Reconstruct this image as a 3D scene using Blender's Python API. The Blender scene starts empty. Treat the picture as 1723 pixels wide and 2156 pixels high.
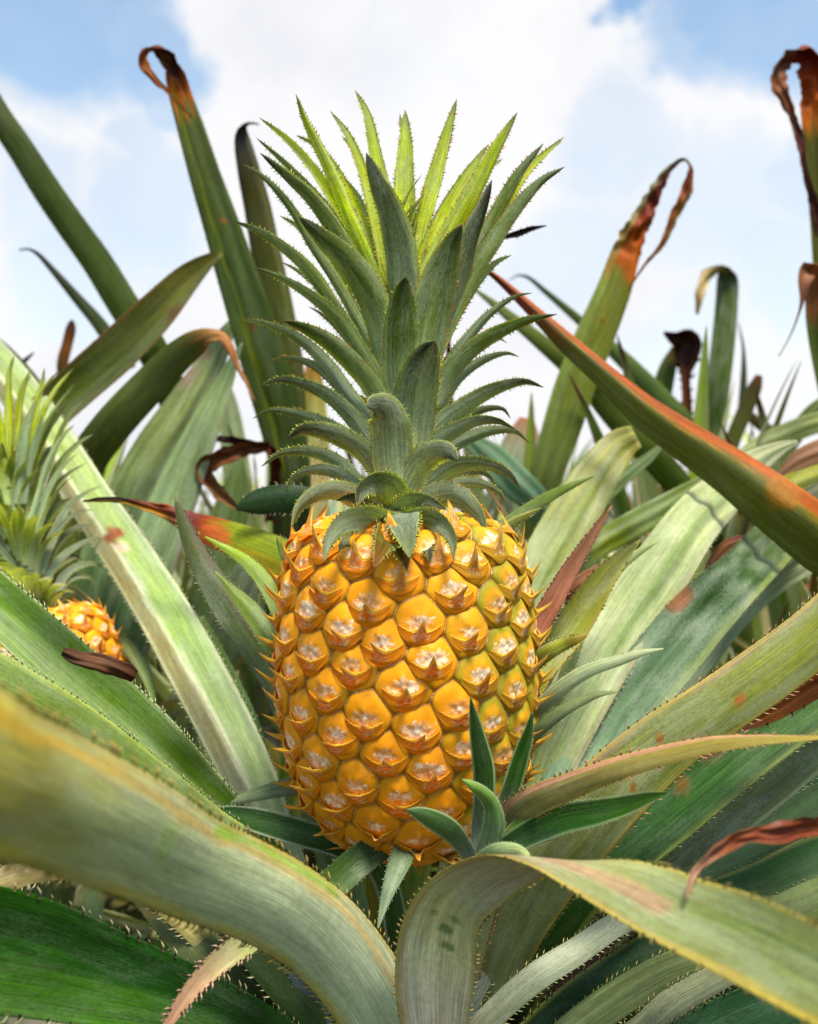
import bpy, math, random
import numpy as np
from mathutils import Vector, noise as mnoise

random.seed(7); rng = np.random.default_rng(7)
R = math.radians
scene = bpy.context.scene
COL = scene.collection
# ------------------------------------------------------------------ camera
CAMZ = 0.75                      # eye height above the soil (m)
F = 2156.0                       # focal length in photo units (photo = 1723 x 2156 units)
CX, CY = 861.5, 1078.0
cam_d = bpy.data.cameras.new('camera'); cam = bpy.data.objects.new('camera', cam_d); COL.objects.link(cam)
cam.location = (0, 0, CAMZ); cam.rotation_euler = (R(90), 0, 0)
cam_d.sensor_fit = 'VERTICAL'; cam_d.sensor_height = 36; cam_d.lens = 36
cam_d.clip_start = 0.01; cam_d.clip_end = 3000
cam_d.dof.use_dof = True; cam_d.dof.focus_distance = 0.452; cam_d.dof.aperture_fstop = 9.0
cam_d.dof.aperture_blades = 7
scene.camera = cam
# ------------------------------------------------------------------ sky, sun, exposure
SUN_EL, SUN_AZ = R(67), R(150)   # azimuth clockwise from +Y (view direction); 180 = behind the camera
world = bpy.data.worlds.new('World'); scene.world = world; world.use_nodes = True
wt = world.node_tree; wn = wt.nodes; wn.clear()
def N(nodes, typ, **kw):
    n = nodes.new(typ)
    for k, v in kw.items(): setattr(n, k, v)
    return n
def build_world():
    L = wt.links.new
    out = N(wn, 'ShaderNodeOutputWorld'); bg = N(wn, 'ShaderNodeBackground'); bg.inputs['Strength'].default_value = 0.1
    L(bg.outputs[0], out.inputs[0])
    sky = N(wn, 'ShaderNodeTexSky', sky_type='NISHITA'); sky.sun_disc = False
    sky.sun_elevation = SUN_EL; sky.sun_rotation = SUN_AZ
    sky.air_density = 1.0; sky.dust_density = 0.6; sky.ozone_density = 1.6
    tc = N(wn, 'ShaderNodeTexCoord')
    warp = N(wn, 'ShaderNodeTexNoise'); warp.inputs['Scale'].default_value = 5.0; warp.inputs['Detail'].default_value = 9; warp.inputs['Roughness'].default_value = .6
    L(tc.outputs['Generated'], warp.inputs['Vector'])
    wv = N(wn, 'ShaderNodeVectorMath', operation='MULTIPLY_ADD')
    wv.inputs[1].default_value = (.20,)*3
    L(warp.outputs['Color'], wv.inputs[0]); L(tc.outputs['Generated'], wv.inputs[2])
    sub = N(wn, 'ShaderNodeVectorMath', operation='SUBTRACT'); sub.inputs[1].default_value = (.10,)*3
    L(wv.outputs[0], sub.inputs[0])
    ns = N(wn, 'ShaderNodeTexNoise'); ns.inputs['Scale'].default_value = 7.0; ns.inputs['Detail'].default_value = 7; ns.inputs['Roughness'].default_value = .55
    L(tc.outputs['Generated'], ns.inputs['Vector'])
    # openings in the cloud deck, each a direction in the sky with a radius and how clear it is
    acc = None
    for (px, py, r, a) in SKY_GAPS:
        d = Vector(((px-CX)/F, 1, (CY-py)/F)).normalized()
        dist = N(wn, 'ShaderNodeVectorMath', operation='DISTANCE'); dist.inputs[1].default_value = d
        L(sub.outputs[0], dist.inputs[0])
        mr = N(wn, 'ShaderNodeMapRange', interpolation_type='SMOOTHSTEP')
        mr.inputs['From Min'].default_value = r*1.15/F; mr.inputs['From Max'].default_value = r*.62/F
        mr.inputs['To Min'].default_value = 0; mr.inputs['To Max'].default_value = a
        L(dist.outputs['Value'], mr.inputs['Value'])
        if acc is None: acc = mr.outputs[0]
        else:
            ad = N(wn, 'ShaderNodeMath', operation='MAXIMUM'); L(acc, ad.inputs[0]); L(mr.outputs[0], ad.inputs[1]); acc = ad.outputs[0]
    # break the openings' edges with the noise
    m1 = N(wn, 'ShaderNodeMath', operation='SUBTRACT'); L(ns.outputs['Fac'], m1.inputs[0]); m1.inputs[1].default_value = .53
    m2 = N(wn, 'ShaderNodeMath', operation='MULTIPLY_ADD'); L(m1.outputs[0], m2.inputs[0]); m2.inputs[1].default_value = .42; L(acc, m2.inputs[2])
    m2.use_clamp = True
    sy = N(wn, 'ShaderNodeSeparateXYZ'); L(tc.outputs['Generated'], sy.inputs[0])
    bh = N(wn, 'ShaderNodeMapRange', interpolation_type='SMOOTHSTEP'); bh.inputs['From Min'].default_value = .35; bh.inputs['From Max'].default_value = -.35; bh.inputs['To Max'].default_value = .8
    L(sy.outputs[1], bh.inputs['Value'])
    mxb = N(wn, 'ShaderNodeMath', operation='MAXIMUM'); L(m2.outputs[0], mxb.inputs[0]); L(bh.outputs[0], mxb.inputs[1]); m2 = mxb
    # cloud tone: soft grey undersides
    n2 = N(wn, 'ShaderNodeTexNoise'); n2.inputs['Scale'].default_value = 4.2; n2.inputs['Detail'].default_value = 5; n2.inputs['Distortion'].default_value = .4
    L(sub.outputs[0], n2.inputs['Vector'])
    cr = N(wn, 'ShaderNodeValToRGB'); cr.color_ramp.elements[0].position = .33; cr.color_ramp.elements[1].position = .56
    cr.color_ramp.elements[0].color = (6.2, 6.25, 6.6, 1); cr.color_ramp.elements[1].color = (7.0, 7.0, 7.1, 1)
    L(n2.outputs['Fac'], cr.inputs[0])
    sk = N(wn, 'ShaderNodeVectorMath', operation='MULTIPLY'); sk.inputs[1].default_value = SKY_GAIN
    L(sky.outputs[0], sk.inputs[0])
    mx = N(wn, 'ShaderNodeMix', data_type='RGBA'); L(m2.outputs[0], mx.inputs[0]); L(cr.outputs[0], mx.inputs[6]); L(sk.outputs[0], mx.inputs[7])
    L(mx.outputs[2], bg.inputs['Color'])
SKY_GAIN = (1.5, 1.7, 1.6)
SKY_GAPS = [(90,30,200,.85),(250,90,130,.8),(290,180,80,.6),(1640,30,200,.85),(1370,25,70,.95),(1420,120,60,.5),(1520,90,140,.7),
            (330,440,160,.38),(150,600,150,.36),(60,420,110,.32),(380,560,110,.28),(1480,480,170,.3),(1180,540,150,.25),(1330,330,130,.3),
            (1640,620,120,.35),(1690,420,110,.4),(770,25,45,.45),(1420,720,120,.25),(250,290,70,.4)]
build_world()
sun_d = bpy.data.lights.new('sun', 'SUN'); sun_d.energy = 5.0; sun_d.angle = R(17); sun_d.color = (1, .94, .83)
sun = bpy.data.objects.new('sun', sun_d); COL.objects.link(sun)
sd = Vector((math.sin(SUN_AZ)*math.cos(SUN_EL), math.cos(SUN_AZ)*math.cos(SUN_EL), math.sin(SUN_EL)))
sun.rotation_euler = sd.to_track_quat('Z', 'Y').to_euler(); sun.location = sd*5
vs = scene.view_settings; vs.view_transform = 'Standard'; vs.look = 'None'; vs.exposure = 0.5; vs.gamma = 1
scene.cycles.max_bounces = 8; scene.cycles.transparent_max_bounces = 4

# ------------------------------------------------------------------ helpers
def P(x, y, d):
    return np.array(((x-CX)/F*d, d, CAMZ+(CY-y)/F*d))
def tag(o, label=None, cat=None, group=None, kind=None):
    for k, v in (('label', label), ('category', cat), ('group', group), ('kind', kind)):
        if v: o[k] = v
    return o
def empty(name, loc=(0, 0, 0)):
    o = bpy.data.objects.new(name, None); o.location = loc; o.empty_display_size = .05; COL.objects.link(o); return o
def mesh_obj(name, V, Fc, mat, parent=None, col=None, luv=None, smooth=True, base=None):
    """V (n,3) world coordinates; base = the parent's world position"""
    V = np.asarray(V, float)
    if base is not None: V = V-np.asarray(base)
    me = bpy.data.meshes.new(name); Fc = [list(map(int, f)) for f in Fc] if not isinstance(Fc, np.ndarray) else Fc
    if isinstance(Fc, np.ndarray):
        n = len(Fc); k = Fc.shape[1]
        me.vertices.add(len(V)); me.vertices.foreach_set('co', V.ravel().astype(np.float32))
        me.loops.add(n*k); me.loops.foreach_set('vertex_index', Fc.ravel().astype(np.int32))
        me.polygons.add(n); me.polygons.foreach_set('loop_start', (np.arange(n)*k).astype(np.int32))
        me.update(calc_edges=True)
    else:
        me.from_pydata(V.tolist(), [], Fc); me.update()
    if col is not None:
        a = me.color_attributes.new('col', 'FLOAT_COLOR', 'POINT')
        c4 = np.ones((len(V), 4), np.float32); c4[:, :3] = np.clip(col, 0, 1); a.data.foreach_set('color', c4.ravel())
    if luv is not None:
        a = me.attributes.new('luv', 'FLOAT_VECTOR', 'POINT'); a.data.foreach_set('vector', np.asarray(luv, np.float32).ravel())
    me.polygons.foreach_set('use_smooth', [smooth]*len(me.polygons))
    me.materials.append(mat)
    o = bpy.data.objects.new(name, me); COL.objects.link(o)
    if parent: o.parent = parent
    return o
def srgb(h):
    v = [int(h[i:i+2], 16)/255 for i in (0, 2, 4)]
    return np.array([c/12.92 if c <= .04045 else ((c+.055)/1.055)**2.4 for c in v])
def crom(pts, n):
    """Catmull-Rom through rows of pts, n samples, uniform in chord length of the first 3 columns"""
    pts = np.asarray(pts, float)
    ch = np.linalg.norm(np.diff(pts[:, :3], axis=0), axis=1)**.5+1e-6
    t = np.concatenate([[0], np.cumsum(ch)])
    P0 = np.vstack([2*pts[0]-pts[1], pts, 2*pts[-1]-pts[-2]])
    T = np.concatenate([[t[0]-ch[0]], t, [t[-1]+ch[-1]]])
    dense = []
    for i in range(len(pts)-1):
        a, b, c, d = P0[i:i+4]; t0, t1, t2, t3 = T[i:i+4]
        for u in np.linspace(t1, t2, 14, endpoint=(i == len(pts)-2)):
            A1 = (t1-u)/(t1-t0)*a+(u-t0)/(t1-t0)*b; A2 = (t2-u)/(t2-t1)*b+(u-t1)/(t2-t1)*c; A3 = (t3-u)/(t3-t2)*c+(u-t2)/(t3-t2)*d
            B1 = (t2-u)/(t2-t0)*A1+(u-t0)/(t2-t0)*A2; B2 = (t3-u)/(t3-t1)*A2+(u-t1)/(t3-t1)*A3
            dense.append((t2-u)/(t2-t1)*B1+(u-t1)/(t2-t1)*B2)
    D = np.array(dense)
    s = np.concatenate([[0], np.cumsum(np.linalg.norm(np.diff(D[:, :3], axis=0), axis=1))])
    q = np.linspace(0, s[-1], n)
    return np.stack([np.interp(q, s, D[:, k]) for k in range(D.shape[1])], 1), q
def nrm(a): return a/(np.linalg.norm(a, axis=-1, keepdims=True)+1e-12)

# ------------------------------------------------------------------ materials
def mat_new(name):
    m = bpy.data.materials.new(name); m.use_nodes = True; m.node_tree.nodes.clear(); return m, m.node_tree.nodes, m.node_tree.links.new
def leaf_material(name, transl=.25, rough=.42, speck=.5, bloom=.25, fine=80., tgain=(1.35, 1.5, .55), dead=False, stip=.1, spec=.45):
    m, n, L = mat_new(name)
    out = N(n, 'ShaderNodeOutputMaterial'); b = N(n, 'ShaderNodeBsdfPrincipled')
    col = N(n, 'ShaderNodeAttribute', attribute_name='col'); uv = N(n, 'ShaderNodeAttribute', attribute_name='luv')
    def streak(su, sv, det, sc=1.):
        v = N(n, 'ShaderNodeVectorMath', operation='MULTIPLY'); v.inputs[1].default_value = (su, sv, 37.); L(uv.outputs['Vector'], v.inputs[0])
        t = N(n, 'ShaderNodeTexNoise'); t.inputs['Scale'].default_value = sc; t.inputs['Detail'].default_value = det; L(v.outputs[0], t.inputs['Vector']); return t.outputs['Fac']
    def mp(src, a, b_, c, d):
        r = N(n, 'ShaderNodeMapRange'); L(src, r.inputs[0])
        for i, q in enumerate((a, b_, c, d)): r.inputs[i+1].default_value = q
        return r.outputs[0]
    def mul(a, b_):
        r = N(n, 'ShaderNodeMath', operation='MULTIPLY'); L(a, r.inputs[0])
        if isinstance(b_, float): r.inputs[1].default_value = b_
        else: L(b_, r.inputs[1])
        return r.outputs[0]
    s1 = streak(14., 3.2, 3.); s2 = streak(20., fine*.35, 2.); s3 = streak(60., fine, 1.); s4 = streak(260., 6., 3.)
    s5 = streak(1500., 70., 2.)
    k = mul(mul(mul(mp(s1, .3, .7, .78, 1.2), mp(s2, .3, .7, .76, 1.22)), mul(mp(s3, .3, .7, .76, 1.2), mp(s4, .3, .7, .88, 1.12))), mp(s5, .35, .65, 1-stip, 1+stip))
    c1 = N(n, 'ShaderNodeVectorMath', operation='SCALE'); L(col.outputs['Color'], c1.inputs[0]); L(k, c1.inputs['Scale'])
    # hue drift toward yellow in long patches
    hy = N(n, 'ShaderNodeMix', data_type='RGBA'); hy.blend_type = 'MULTIPLY'; hy.inputs[7].default_value = (1.3, 1.12, .55, 1)
    L(mp(streak(7., 1.6, 2.), .5, .78, 0., .22 if not dead else .1), hy.inputs[0]); L(c1.outputs[0], hy.inputs[6])
    # powdery bloom
    bl = N(n, 'ShaderNodeMix', data_type='RGBA'); bl.inputs[7].default_value = (.50, .54, .41, 1)
    sc_ = N(n, 'ShaderNodeSeparateColor'); L(col.outputs['Color'], sc_.inputs[0]); dv = N(n, 'ShaderNodeMath', operation='DIVIDE'); L(sc_.outputs[1], dv.inputs[0]); L(sc_.outputs[0], dv.inputs[1])
    L(mul(mp(mul(streak(34., 2.2, 5.), mp(streak(500., 60., 2.), .3, .7, .6, 1.4)), .42, .68, 0., bloom), mp(dv.outputs[0], .7, .95, .05, 1.)), bl.inputs[0]); L(hy.outputs[2], bl.inputs[6])
    # small rusty specks
    sv = N(n, 'ShaderNodeVectorMath', operation='MULTIPLY'); sv.inputs[1].default_value = (420., 11., 5.); L(uv.outputs['Vector'], sv.inputs[0])
    vo = N(n, 'ShaderNodeTexVoronoi'); vo.inputs['Scale'].default_value = 1.; L(sv.outputs[0], vo.inputs['Vector'])
    spm = mul(mp(vo.outputs['Distance'], .16, .10, 0., 1.), mp(streak(30., 1.5, 3.), .56, .66, 0., speck))
    sp = N(n, 'ShaderNodeMix', data_type='RGBA'); sp.inputs[7].default_value = (.16, .055, .02, 1); L(spm, sp.inputs[0]); L(bl.outputs[2], sp.inputs[6])
    fin = sp.outputs[2]
    L(fin, b.inputs['Base Color']); L(mp(s2, .3, .7, rough-.08, rough+.12), b.inputs['Roughness'])
    b.inputs['Specular IOR Level'].default_value = spec
    bp = N(n, 'ShaderNodeBump'); bp.inputs['Strength'].default_value = .35; bp.inputs['Distance'].default_value = .0006
    hb = N(n, 'ShaderNodeMath', operation='MULTIPLY_ADD'); L(s3, hb.inputs[0]); hb.inputs[1].default_value = .8; L(mul(s1, 1.6), hb.inputs[2])
    L(hb.outputs[0], bp.inputs['Height']); L(bp.outputs[0], b.inputs['Normal'])
    if transl > 0:
        tr = N(n, 'ShaderNodeBsdfTranslucent'); tg = N(n, 'ShaderNodeVectorMath', operation='MULTIPLY'); tg.inputs[1].default_value = tgain
        L(fin, tg.inputs[0]); L(tg.outputs[0], tr.inputs['Color'])
        mx = N(n, 'ShaderNodeMixShader'); mx.inputs[0].default_value = transl; L(b.outputs[0], mx.inputs[1]); L(tr.outputs[0], mx.inputs[2]); L(mx.outputs[0], out.inputs[0])
    else: L(b.outputs[0], out.inputs[0])
    return m
M_LEAF = leaf_material('pineapple_leaf', .14, .42, .8, .26, spec=.26)
M_CROWN = leaf_material('crown_leaf', .42, .5, .15, .42, fine=34., tgain=(2.1, 2.1, .35), stip=.34, spec=.25)
M_DARK = leaf_material('green_leaf', .18, .42, .6, .05, tgain=(1.8, 1.6, .4), spec=.16)
M_SLIP = leaf_material('slip_leaf', .15, .36, .3, .08, fine=50., spec=.24)
M_BRACT = leaf_material('bract_skin', .3, .65, .4, 0., spec=.2, fine=12., tgain=(1.5, 1.1, .5), dead=True)
def simple_mat(name, c, rough=.8, amp=.4, scale=30, bump=.3, bd=.004):
    m, n, L = mat_new(name)
    out = N(n, 'ShaderNodeOutputMaterial'); b = N(n, 'ShaderNodeBsdfPrincipled'); L(b.outputs[0], out.inputs[0])
    tc = N(n, 'ShaderNodeTexCoord'); t = N(n, 'ShaderNodeTexNoise'); t.inputs['Scale'].default_value = scale; t.inputs['Detail'].default_value = 8; L(tc.outputs['Object'], t.inputs['Vector'])
    cr = N(n, 'ShaderNodeValToRGB'); cr.color_ramp.elements[0].position = .3; cr.color_ramp.elements[1].position = .7
    cr.color_ramp.elements[0].color = (*[x*(1-amp) for x in c], 1); cr.color_ramp.elements[1].color = (*[x*(1+amp) for x in c], 1)
    L(t.outputs['Fac'], cr.inputs[0]); L(cr.outputs[0], b.inputs['Base Color']); b.inputs['Roughness'].default_value = rough
    bp = N(n, 'ShaderNodeBump'); bp.inputs['Strength'].default_value = bump; bp.inputs['Distance'].default_value = bd; L(t.outputs['Fac'], bp.inputs['Height']); L(bp.outputs[0], b.inputs['Normal'])
    return m
M_SOIL = simple_mat('red_brown_soil', (.022, .014, .010), .95, .5, 14, 1., .02)
M_STEM = simple_mat('plant_stem', (.12, .11, .07), .8, .4, 60)
def fruit_material():
    m, n, L = mat_new('pineapple_rind')
    out = N(n, 'ShaderNodeOutputMaterial'); b = N(n, 'ShaderNodeBsdfPrincipled'); L(b.outputs[0], out.inputs[0])
    col = N(n, 'ShaderNodeAttribute', attribute_name='col'); ev = N(n, 'ShaderNodeAttribute', attribute_name='luv')  # eye-local x, y, id
    sep = N(n, 'ShaderNodeSeparateXYZ'); L(ev.outputs['Vector'], sep.inputs[0])
    tc = N(n, 'ShaderNodeTexCoord')
    def noise(scale, det, rg=.5):
        t = N(n, 'ShaderNodeTexNoise'); t.inputs['Scale'].default_value = scale; t.inputs['Detail'].default_value = det; t.inputs['Roughness'].default_value = rg; L(tc.outputs['Object'], t.inputs['Vector']); return t.outputs['Fac']
    def M(op, a, b_=None, c=None, clamp=False):
        r = N(n, 'ShaderNodeMath', operation=op); r.use_clamp = clamp
        for i, q in enumerate((a, b_, c)):
            if q is None: continue
            if isinstance(q, (int, float)): r.inputs[i].default_value = q
            else: L(q, r.inputs[i])
        return r.outputs[0]
    def mp(src, a, b_, c, d):
        r = N(n, 'ShaderNodeMapRange'); L(src, r.inputs[0])
        for i, q in enumerate((a, b_, c, d)): r.inputs[i+1].default_value = q
        return r.outputs[0]
    nA = noise(90, 4); nB = noise(480, 6, .72); nC = noise(260, 3)
    # waxy white bloom round the flower scar: radial, ragged
    x2 = M('MULTIPLY', sep.outputs[0], .78); y2 = M('MULTIPLY', M('ADD', sep.outputs[1], -.01), 1.25)
    rr = M('SQRT', M('ADD', M('MULTIPLY', x2, x2), M('MULTIPLY', y2, y2)))
    ang = N(n, 'ShaderNodeMath', operation='ARCTAN2'); L(sep.outputs[1], ang.inputs[0]); L(sep.outputs[0], ang.inputs[1])
    cmb = N(n, 'ShaderNodeCombineXYZ'); L(M('SINE', ang.outputs[0]), cmb.inputs[0]); L(M('COSINE', ang.outputs[0]), cmb.inputs[1]); L(sep.outputs[2], cmb.inputs[2])
    rn = N(n, 'ShaderNodeTexNoise'); rn.inputs['Scale'].default_value = 2.6; rn.inputs['Detail'].default_value = 3; L(cmb.outputs[0], rn.inputs['Vector'])
    edge = M('ADD', M('MULTIPLY', M('SUBTRACT', rn.outputs['Fac'], .5), .24), M('MULTIPLY', M('SUBTRACT', nB, .5), .60))
    wn_ = N(n, 'ShaderNodeTexWhiteNoise', noise_dimensions='1D'); L(sep.outputs[2], wn_.inputs['W'])
    rr = M('ADD', rr, M('MULTIPLY', M('SUBTRACT', wn_.outputs['Value'], .42), .15))
    blm = mp(M('ADD', rr, edge), .235, .13, 0., 1.)
    blm = M('MULTIPLY', blm, mp(nC, .35, .6, .15, 1.))
    # base modulations
    k = M('MULTIPLY', mp(nA, .3, .7, .86, 1.12), mp(nC, .3, .7, .93, 1.06))
    c1 = N(n, 'ShaderNodeVectorMath', operation='SCALE'); L(col.outputs['Color'], c1.inputs[0]); L(k, c1.inputs['Scale'])
    mx = N(n, 'ShaderNodeMix', data_type='RGBA'); mx.inputs[7].default_value = (.92, .82, .62, 1); L(M('MULTIPLY', blm, .9), mx.inputs[0]); L(c1.outputs[0], mx.inputs[6])
    # dark pores
    vo = N(n, 'ShaderNodeTexVoronoi'); vo.inputs['Scale'].default_value = 420; L(tc.outputs['Object'], vo.inputs['Vector'])
    pm = M('MULTIPLY', mp(vo.outputs['Distance'], .16, .1, 0., 1.), mp(noise(150, 2), .58, .66, 0., .65))
    m2 = N(n, 'ShaderNodeMix', data_type='RGBA'); m2.inputs[7].default_value = (.20, .055, .008, 1); L(pm, m2.inputs[0]); L(mx.outputs[2], m2.inputs[6])
    sc1 = M('MULTIPLY', mp(noise(55, 6, .65), .56, .64, 0., .5), mp(noise(300, 4), .4, .6, .3, 1.))
    m3 = N(n, 'ShaderNodeMix', data_type='RGBA'); m3.inputs[7].default_value = (.36, .15, .03, 1); L(sc1, m3.inputs[0]); L(m2.outputs[2], m3.inputs[6])
    rem = M('MULTIPLY', mp(M('ADD', rr, M('MULTIPLY', M('SUBTRACT', nB, .5), .12)), .075, .04, 0., .8), mp(wn_.outputs['Value'], .2, .7, 0., 1.))
    m4 = N(n, 'ShaderNodeMix', data_type='RGBA'); m4.inputs[7].default_value = (.20, .13, .06, 1); L(rem, m4.inputs[0]); L(m3.outputs[2], m4.inputs[6])
    L(m4.outputs[2], b.inputs['Base Color'])
    L(mp(blm, 0., 1., .52, .8), b.inputs['Roughness']); b.inputs['Specular IOR Level'].default_value = .16
    b.inputs['Subsurface Weight'].default_value = .12; b.inputs['Subsurface Radius'].default_value = (1, .45, .08); b.inputs['Subsurface Scale'].default_value = .002
    bp = N(n, 'ShaderNodeBump'); bp.inputs['Strength'].default_value = .4; bp.inputs['Distance'].default_value = .0008
    L(M('ADD', M('MULTIPLY', nC, .7), M('MULTIPLY', M('MULTIPLY', nB, blm), 1.1)), bp.inputs['Height']); L(bp.outputs[0], b.inputs['Normal'])
    return m
M_FRUIT = fruit_material()

# ------------------------------------------------------------------ leaves
G = dict(waxy='b5bf9a', pale='a9b78b', mid='7f9a5a', green='5f8438', deep='2f5e24', olive='5d6b22', dark='2c3f1c', teal='5f9478', grey='8d9c86',
         bluegrey='7d8c8a', yel='a8a83c', ygreen='8ea53c', tan='9c8f68', brown='6b4023', dkbrown='4a2c1c', rust='9c4716', orange='c46a18',
         pink='b58478', purple='74606a', cream='d2c99a', redb='7d3420', lime='9bb52f', silver='a3ae9d')
def C(c): return srgb(G.get(c, c)) if isinstance(c, str) else np.asarray(c)
def CL(c):                                  # leaf pigments: purer, with light contrast and bright highlights put into the colour
    c = C(c); l = c@np.array((.3, .6, .1)); c = l+(c-l)*1.12; q = min(1, max(0, (l-.14)/.2)); k_ = .58+1.2*l if c[0] > 1.6*c[1] else .24+1.95*l
    if .035 < l < .12 and c[1] >= c[0]*.95: k_ *= 1.18
    return np.clip(c*k_*(np.array((1.13, .98, .78))*(1-q)+np.array((1.07, 1.0, .84))*q), 0.003, .8)
def sheet(name, m1, m2, mat, parent, base, stops, bulge=.12, keel=0., shape='U', nlen=70, nw=10, teeth=None, tooth_col='cream',
          thick=0., margin=None, blot=(), right=None, rough=.0, label=None, seedv=None, rowsT=None, tw=1., crump=None):
    """a blade between two margins m1, m2 (k,3): t runs tip (0) to base (1)"""
    sv = rng.random()*50 if seedv is None else seedv
    c = (m1+m2)/2; W = m2-m1; wid = np.linalg.norm(W, axis=1)
    T = nrm(np.gradient(c, axis=0)); Wd = nrm(W)
    Nn = nrm(np.cross(T, Wd))
    k = np.argmax(wid > .3*wid.max()); k = min(k+3, len(c)-1)
    toc = np.array((0, 0, CAMZ))-c[k] if mat is not None else 0
    if np.dot(Nn[k], toc) < 0: Nn = -Nn
    s = np.concatenate([[0], np.cumsum(np.linalg.norm(np.diff(c, axis=0), axis=1))]); L = s[-1]; t = s/L
    vv = np.linspace(-1, 1, nw+1)
    vv = np.sign(vv)*(np.abs(vv)**.85); vv = np.concatenate([[-1, -.955], vv[1:-1]*.93, [.955, 1]])
    nv = len(vv); n = len(c)
    if shape == 'V':
        pr = 1-np.sqrt(((vv-keel)/np.where(vv > keel, 1-keel, 1+keel))**2+.012); pr = pr-pr[0]
    elif shape == 'W':
        pr = (1-vv**2)*.6+.35*np.cos(vv*6.3)*(1-vv**2)
    else:
        q = (vv-keel)/np.where(vv > keel, 1-keel, 1+keel); pr = 1-np.abs(q)**2.2
    bu = np.asarray(bulge)*np.ones(1)
    bu = np.interp(t, np.linspace(0, 1, len(bu)), bu)
    wob = np.array([mnoise.noise(Vector((a*9/.1*.12+sv, 3.1, sv))) for a in s])*.05*wid
    V = c[:, None, :]+W[:, None, :]*(vv/2)[None, :, None]+Nn[:, None, :]*((bu*wid)[:, None]*pr[None, :]+wob[:, None]*vv[None, :])[:, :, None]
    # slow waves down the blade
    rip = np.array([[mnoise.noise(Vector((a*22+sv, v*.9, sv*1.7))) for v in (-1, 0, 1)] for a in s])*.045*wid[:, None]
    V += Nn[:, None, :]*np.stack([np.interp(vv, (-1, 0, 1), r) for r in rip])[:, :, None]
    if crump is not None:                   # dried tissue shrivels: folds and a ragged outline up to t = crump
        m = np.clip((crump-t)/.03, 0, 1)
        g1 = np.array([[mnoise.noise(Vector((a*85+sv, v*1.6, sv))) for v in vv] for a in s]); g2 = np.array([[mnoise.noise(Vector((a*170, (1 if v > 0 else -1)*3+sv, sv))) for v in vv] for a in s])
        V += Nn[:, None, :]*(m[:, None]*g1*wid[:, None]*.42)[:, :, None]+Wd[:, None, :]*(m[:, None]*g2*wid[:, None]*.2*vv[None, :])[:, :, None]
    # colours
    ts = [q[0] for q in stops]; cs = np.array([CL(q[1]) for q in stops])
    if mat is M_LEAF and (cs@np.array((.3, .6, .1))).mean() < .135: mat = M_DARK
    tn = t[:, None]+.03*np.array([[mnoise.noise(Vector((a*30, v*4., sv))) for v in vv] for a in s])
    colr = np.stack([np.interp(tn, ts, cs[:, i]) for i in range(3)], -1)
    if right is not None:   # a differently coloured strip: (v0, v1, colour, strength)
        for (v0, v1, rc, st, *tr_) in right:
            t0_, t1_ = tr_ or (-1, 2)
            nz = .12*np.array([[mnoise.noise(Vector((a*40, v*2., sv+9))) for v in vv] for a in s])
            m = np.clip((vv[None, :]+nz-v0)/.08, 0, 1)*np.clip((v1-vv[None, :]-nz)/.08, 0, 1)*st*np.clip(np.minimum(t[:, None]+nz*.3-t0_, t1_-t[:, None]-nz*.3)/.012, 0, 1)
            colr = colr*(1-m[..., None])+CL(rc)*m[..., None]
    for (bt, bv, br, bc, bs) in blot:
        dd = np.hypot((s[:, None]-bt*L), (vv[None, :]-bv)*wid[:, None]/2)/(br)
        dd = dd+.35*np.array([[mnoise.noise(Vector((a*90, v*3.5, sv+3))) for v in vv] for a in s])
        m = np.clip((1.1-dd)/.35, 0, 1)*bs
        colr = colr*(1-m[..., None])+C(bc)*m[..., None]
    if margin is not None:
        mm = np.clip((np.abs(vv)-.93)/.03, 0, 1)*.75; colr = colr*(1-mm[None, :, None])+C(margin)*mm[None, :, None]
    luv = np.zeros((n, nv, 3)); luv[..., 0] = s[:, None]; luv[..., 1] = vv[None, :]*max(wid.max()/.035, .35); luv[..., 2] = sv
    idx = np.arange(n*nv).reshape(n, nv)
    Fq = np.stack([idx[:-1, :-1], idx[:-1, 1:], idx[1:, 1:], idx[1:, :-1]], -1).reshape(-1, 4)
    Vs = [V.reshape(-1, 3)]; Cs = [colr.reshape(-1, 3)]; Ls = [luv.reshape(-1, 3)]; Fs = [Fq]; off = n*nv
    if thick > 0:
        th = thick*np.clip(1-np.abs(vv)**6, .12, 1)[None, :]*np.clip(wid/wid.max()*1.6, .15, 1)[:, None]
        V2 = V-Nn[:, None, :]*th[..., None]
        Vs.append(V2.reshape(-1, 3)); Cs.append(colr.reshape(-1, 3)); Ls.append(luv.reshape(-1, 3)); Fs.append(Fq[:, ::-1]+off)
        i2 = idx+off
        for j in (0, nv-1):
            q = np.stack([idx[:-1, j], idx[1:, j], i2[1:, j], i2[:-1, j]], -1); Fs.append(q if j == 0 else q[:, ::-1])
        for i in (0, n-1):
            q = np.stack([idx[i, :-1], i2[i, :-1], i2[i, 1:], idx[i, 1:]], -1); Fs.append(q if i == 0 else q[:, ::-1])
        off *= 2
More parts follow.
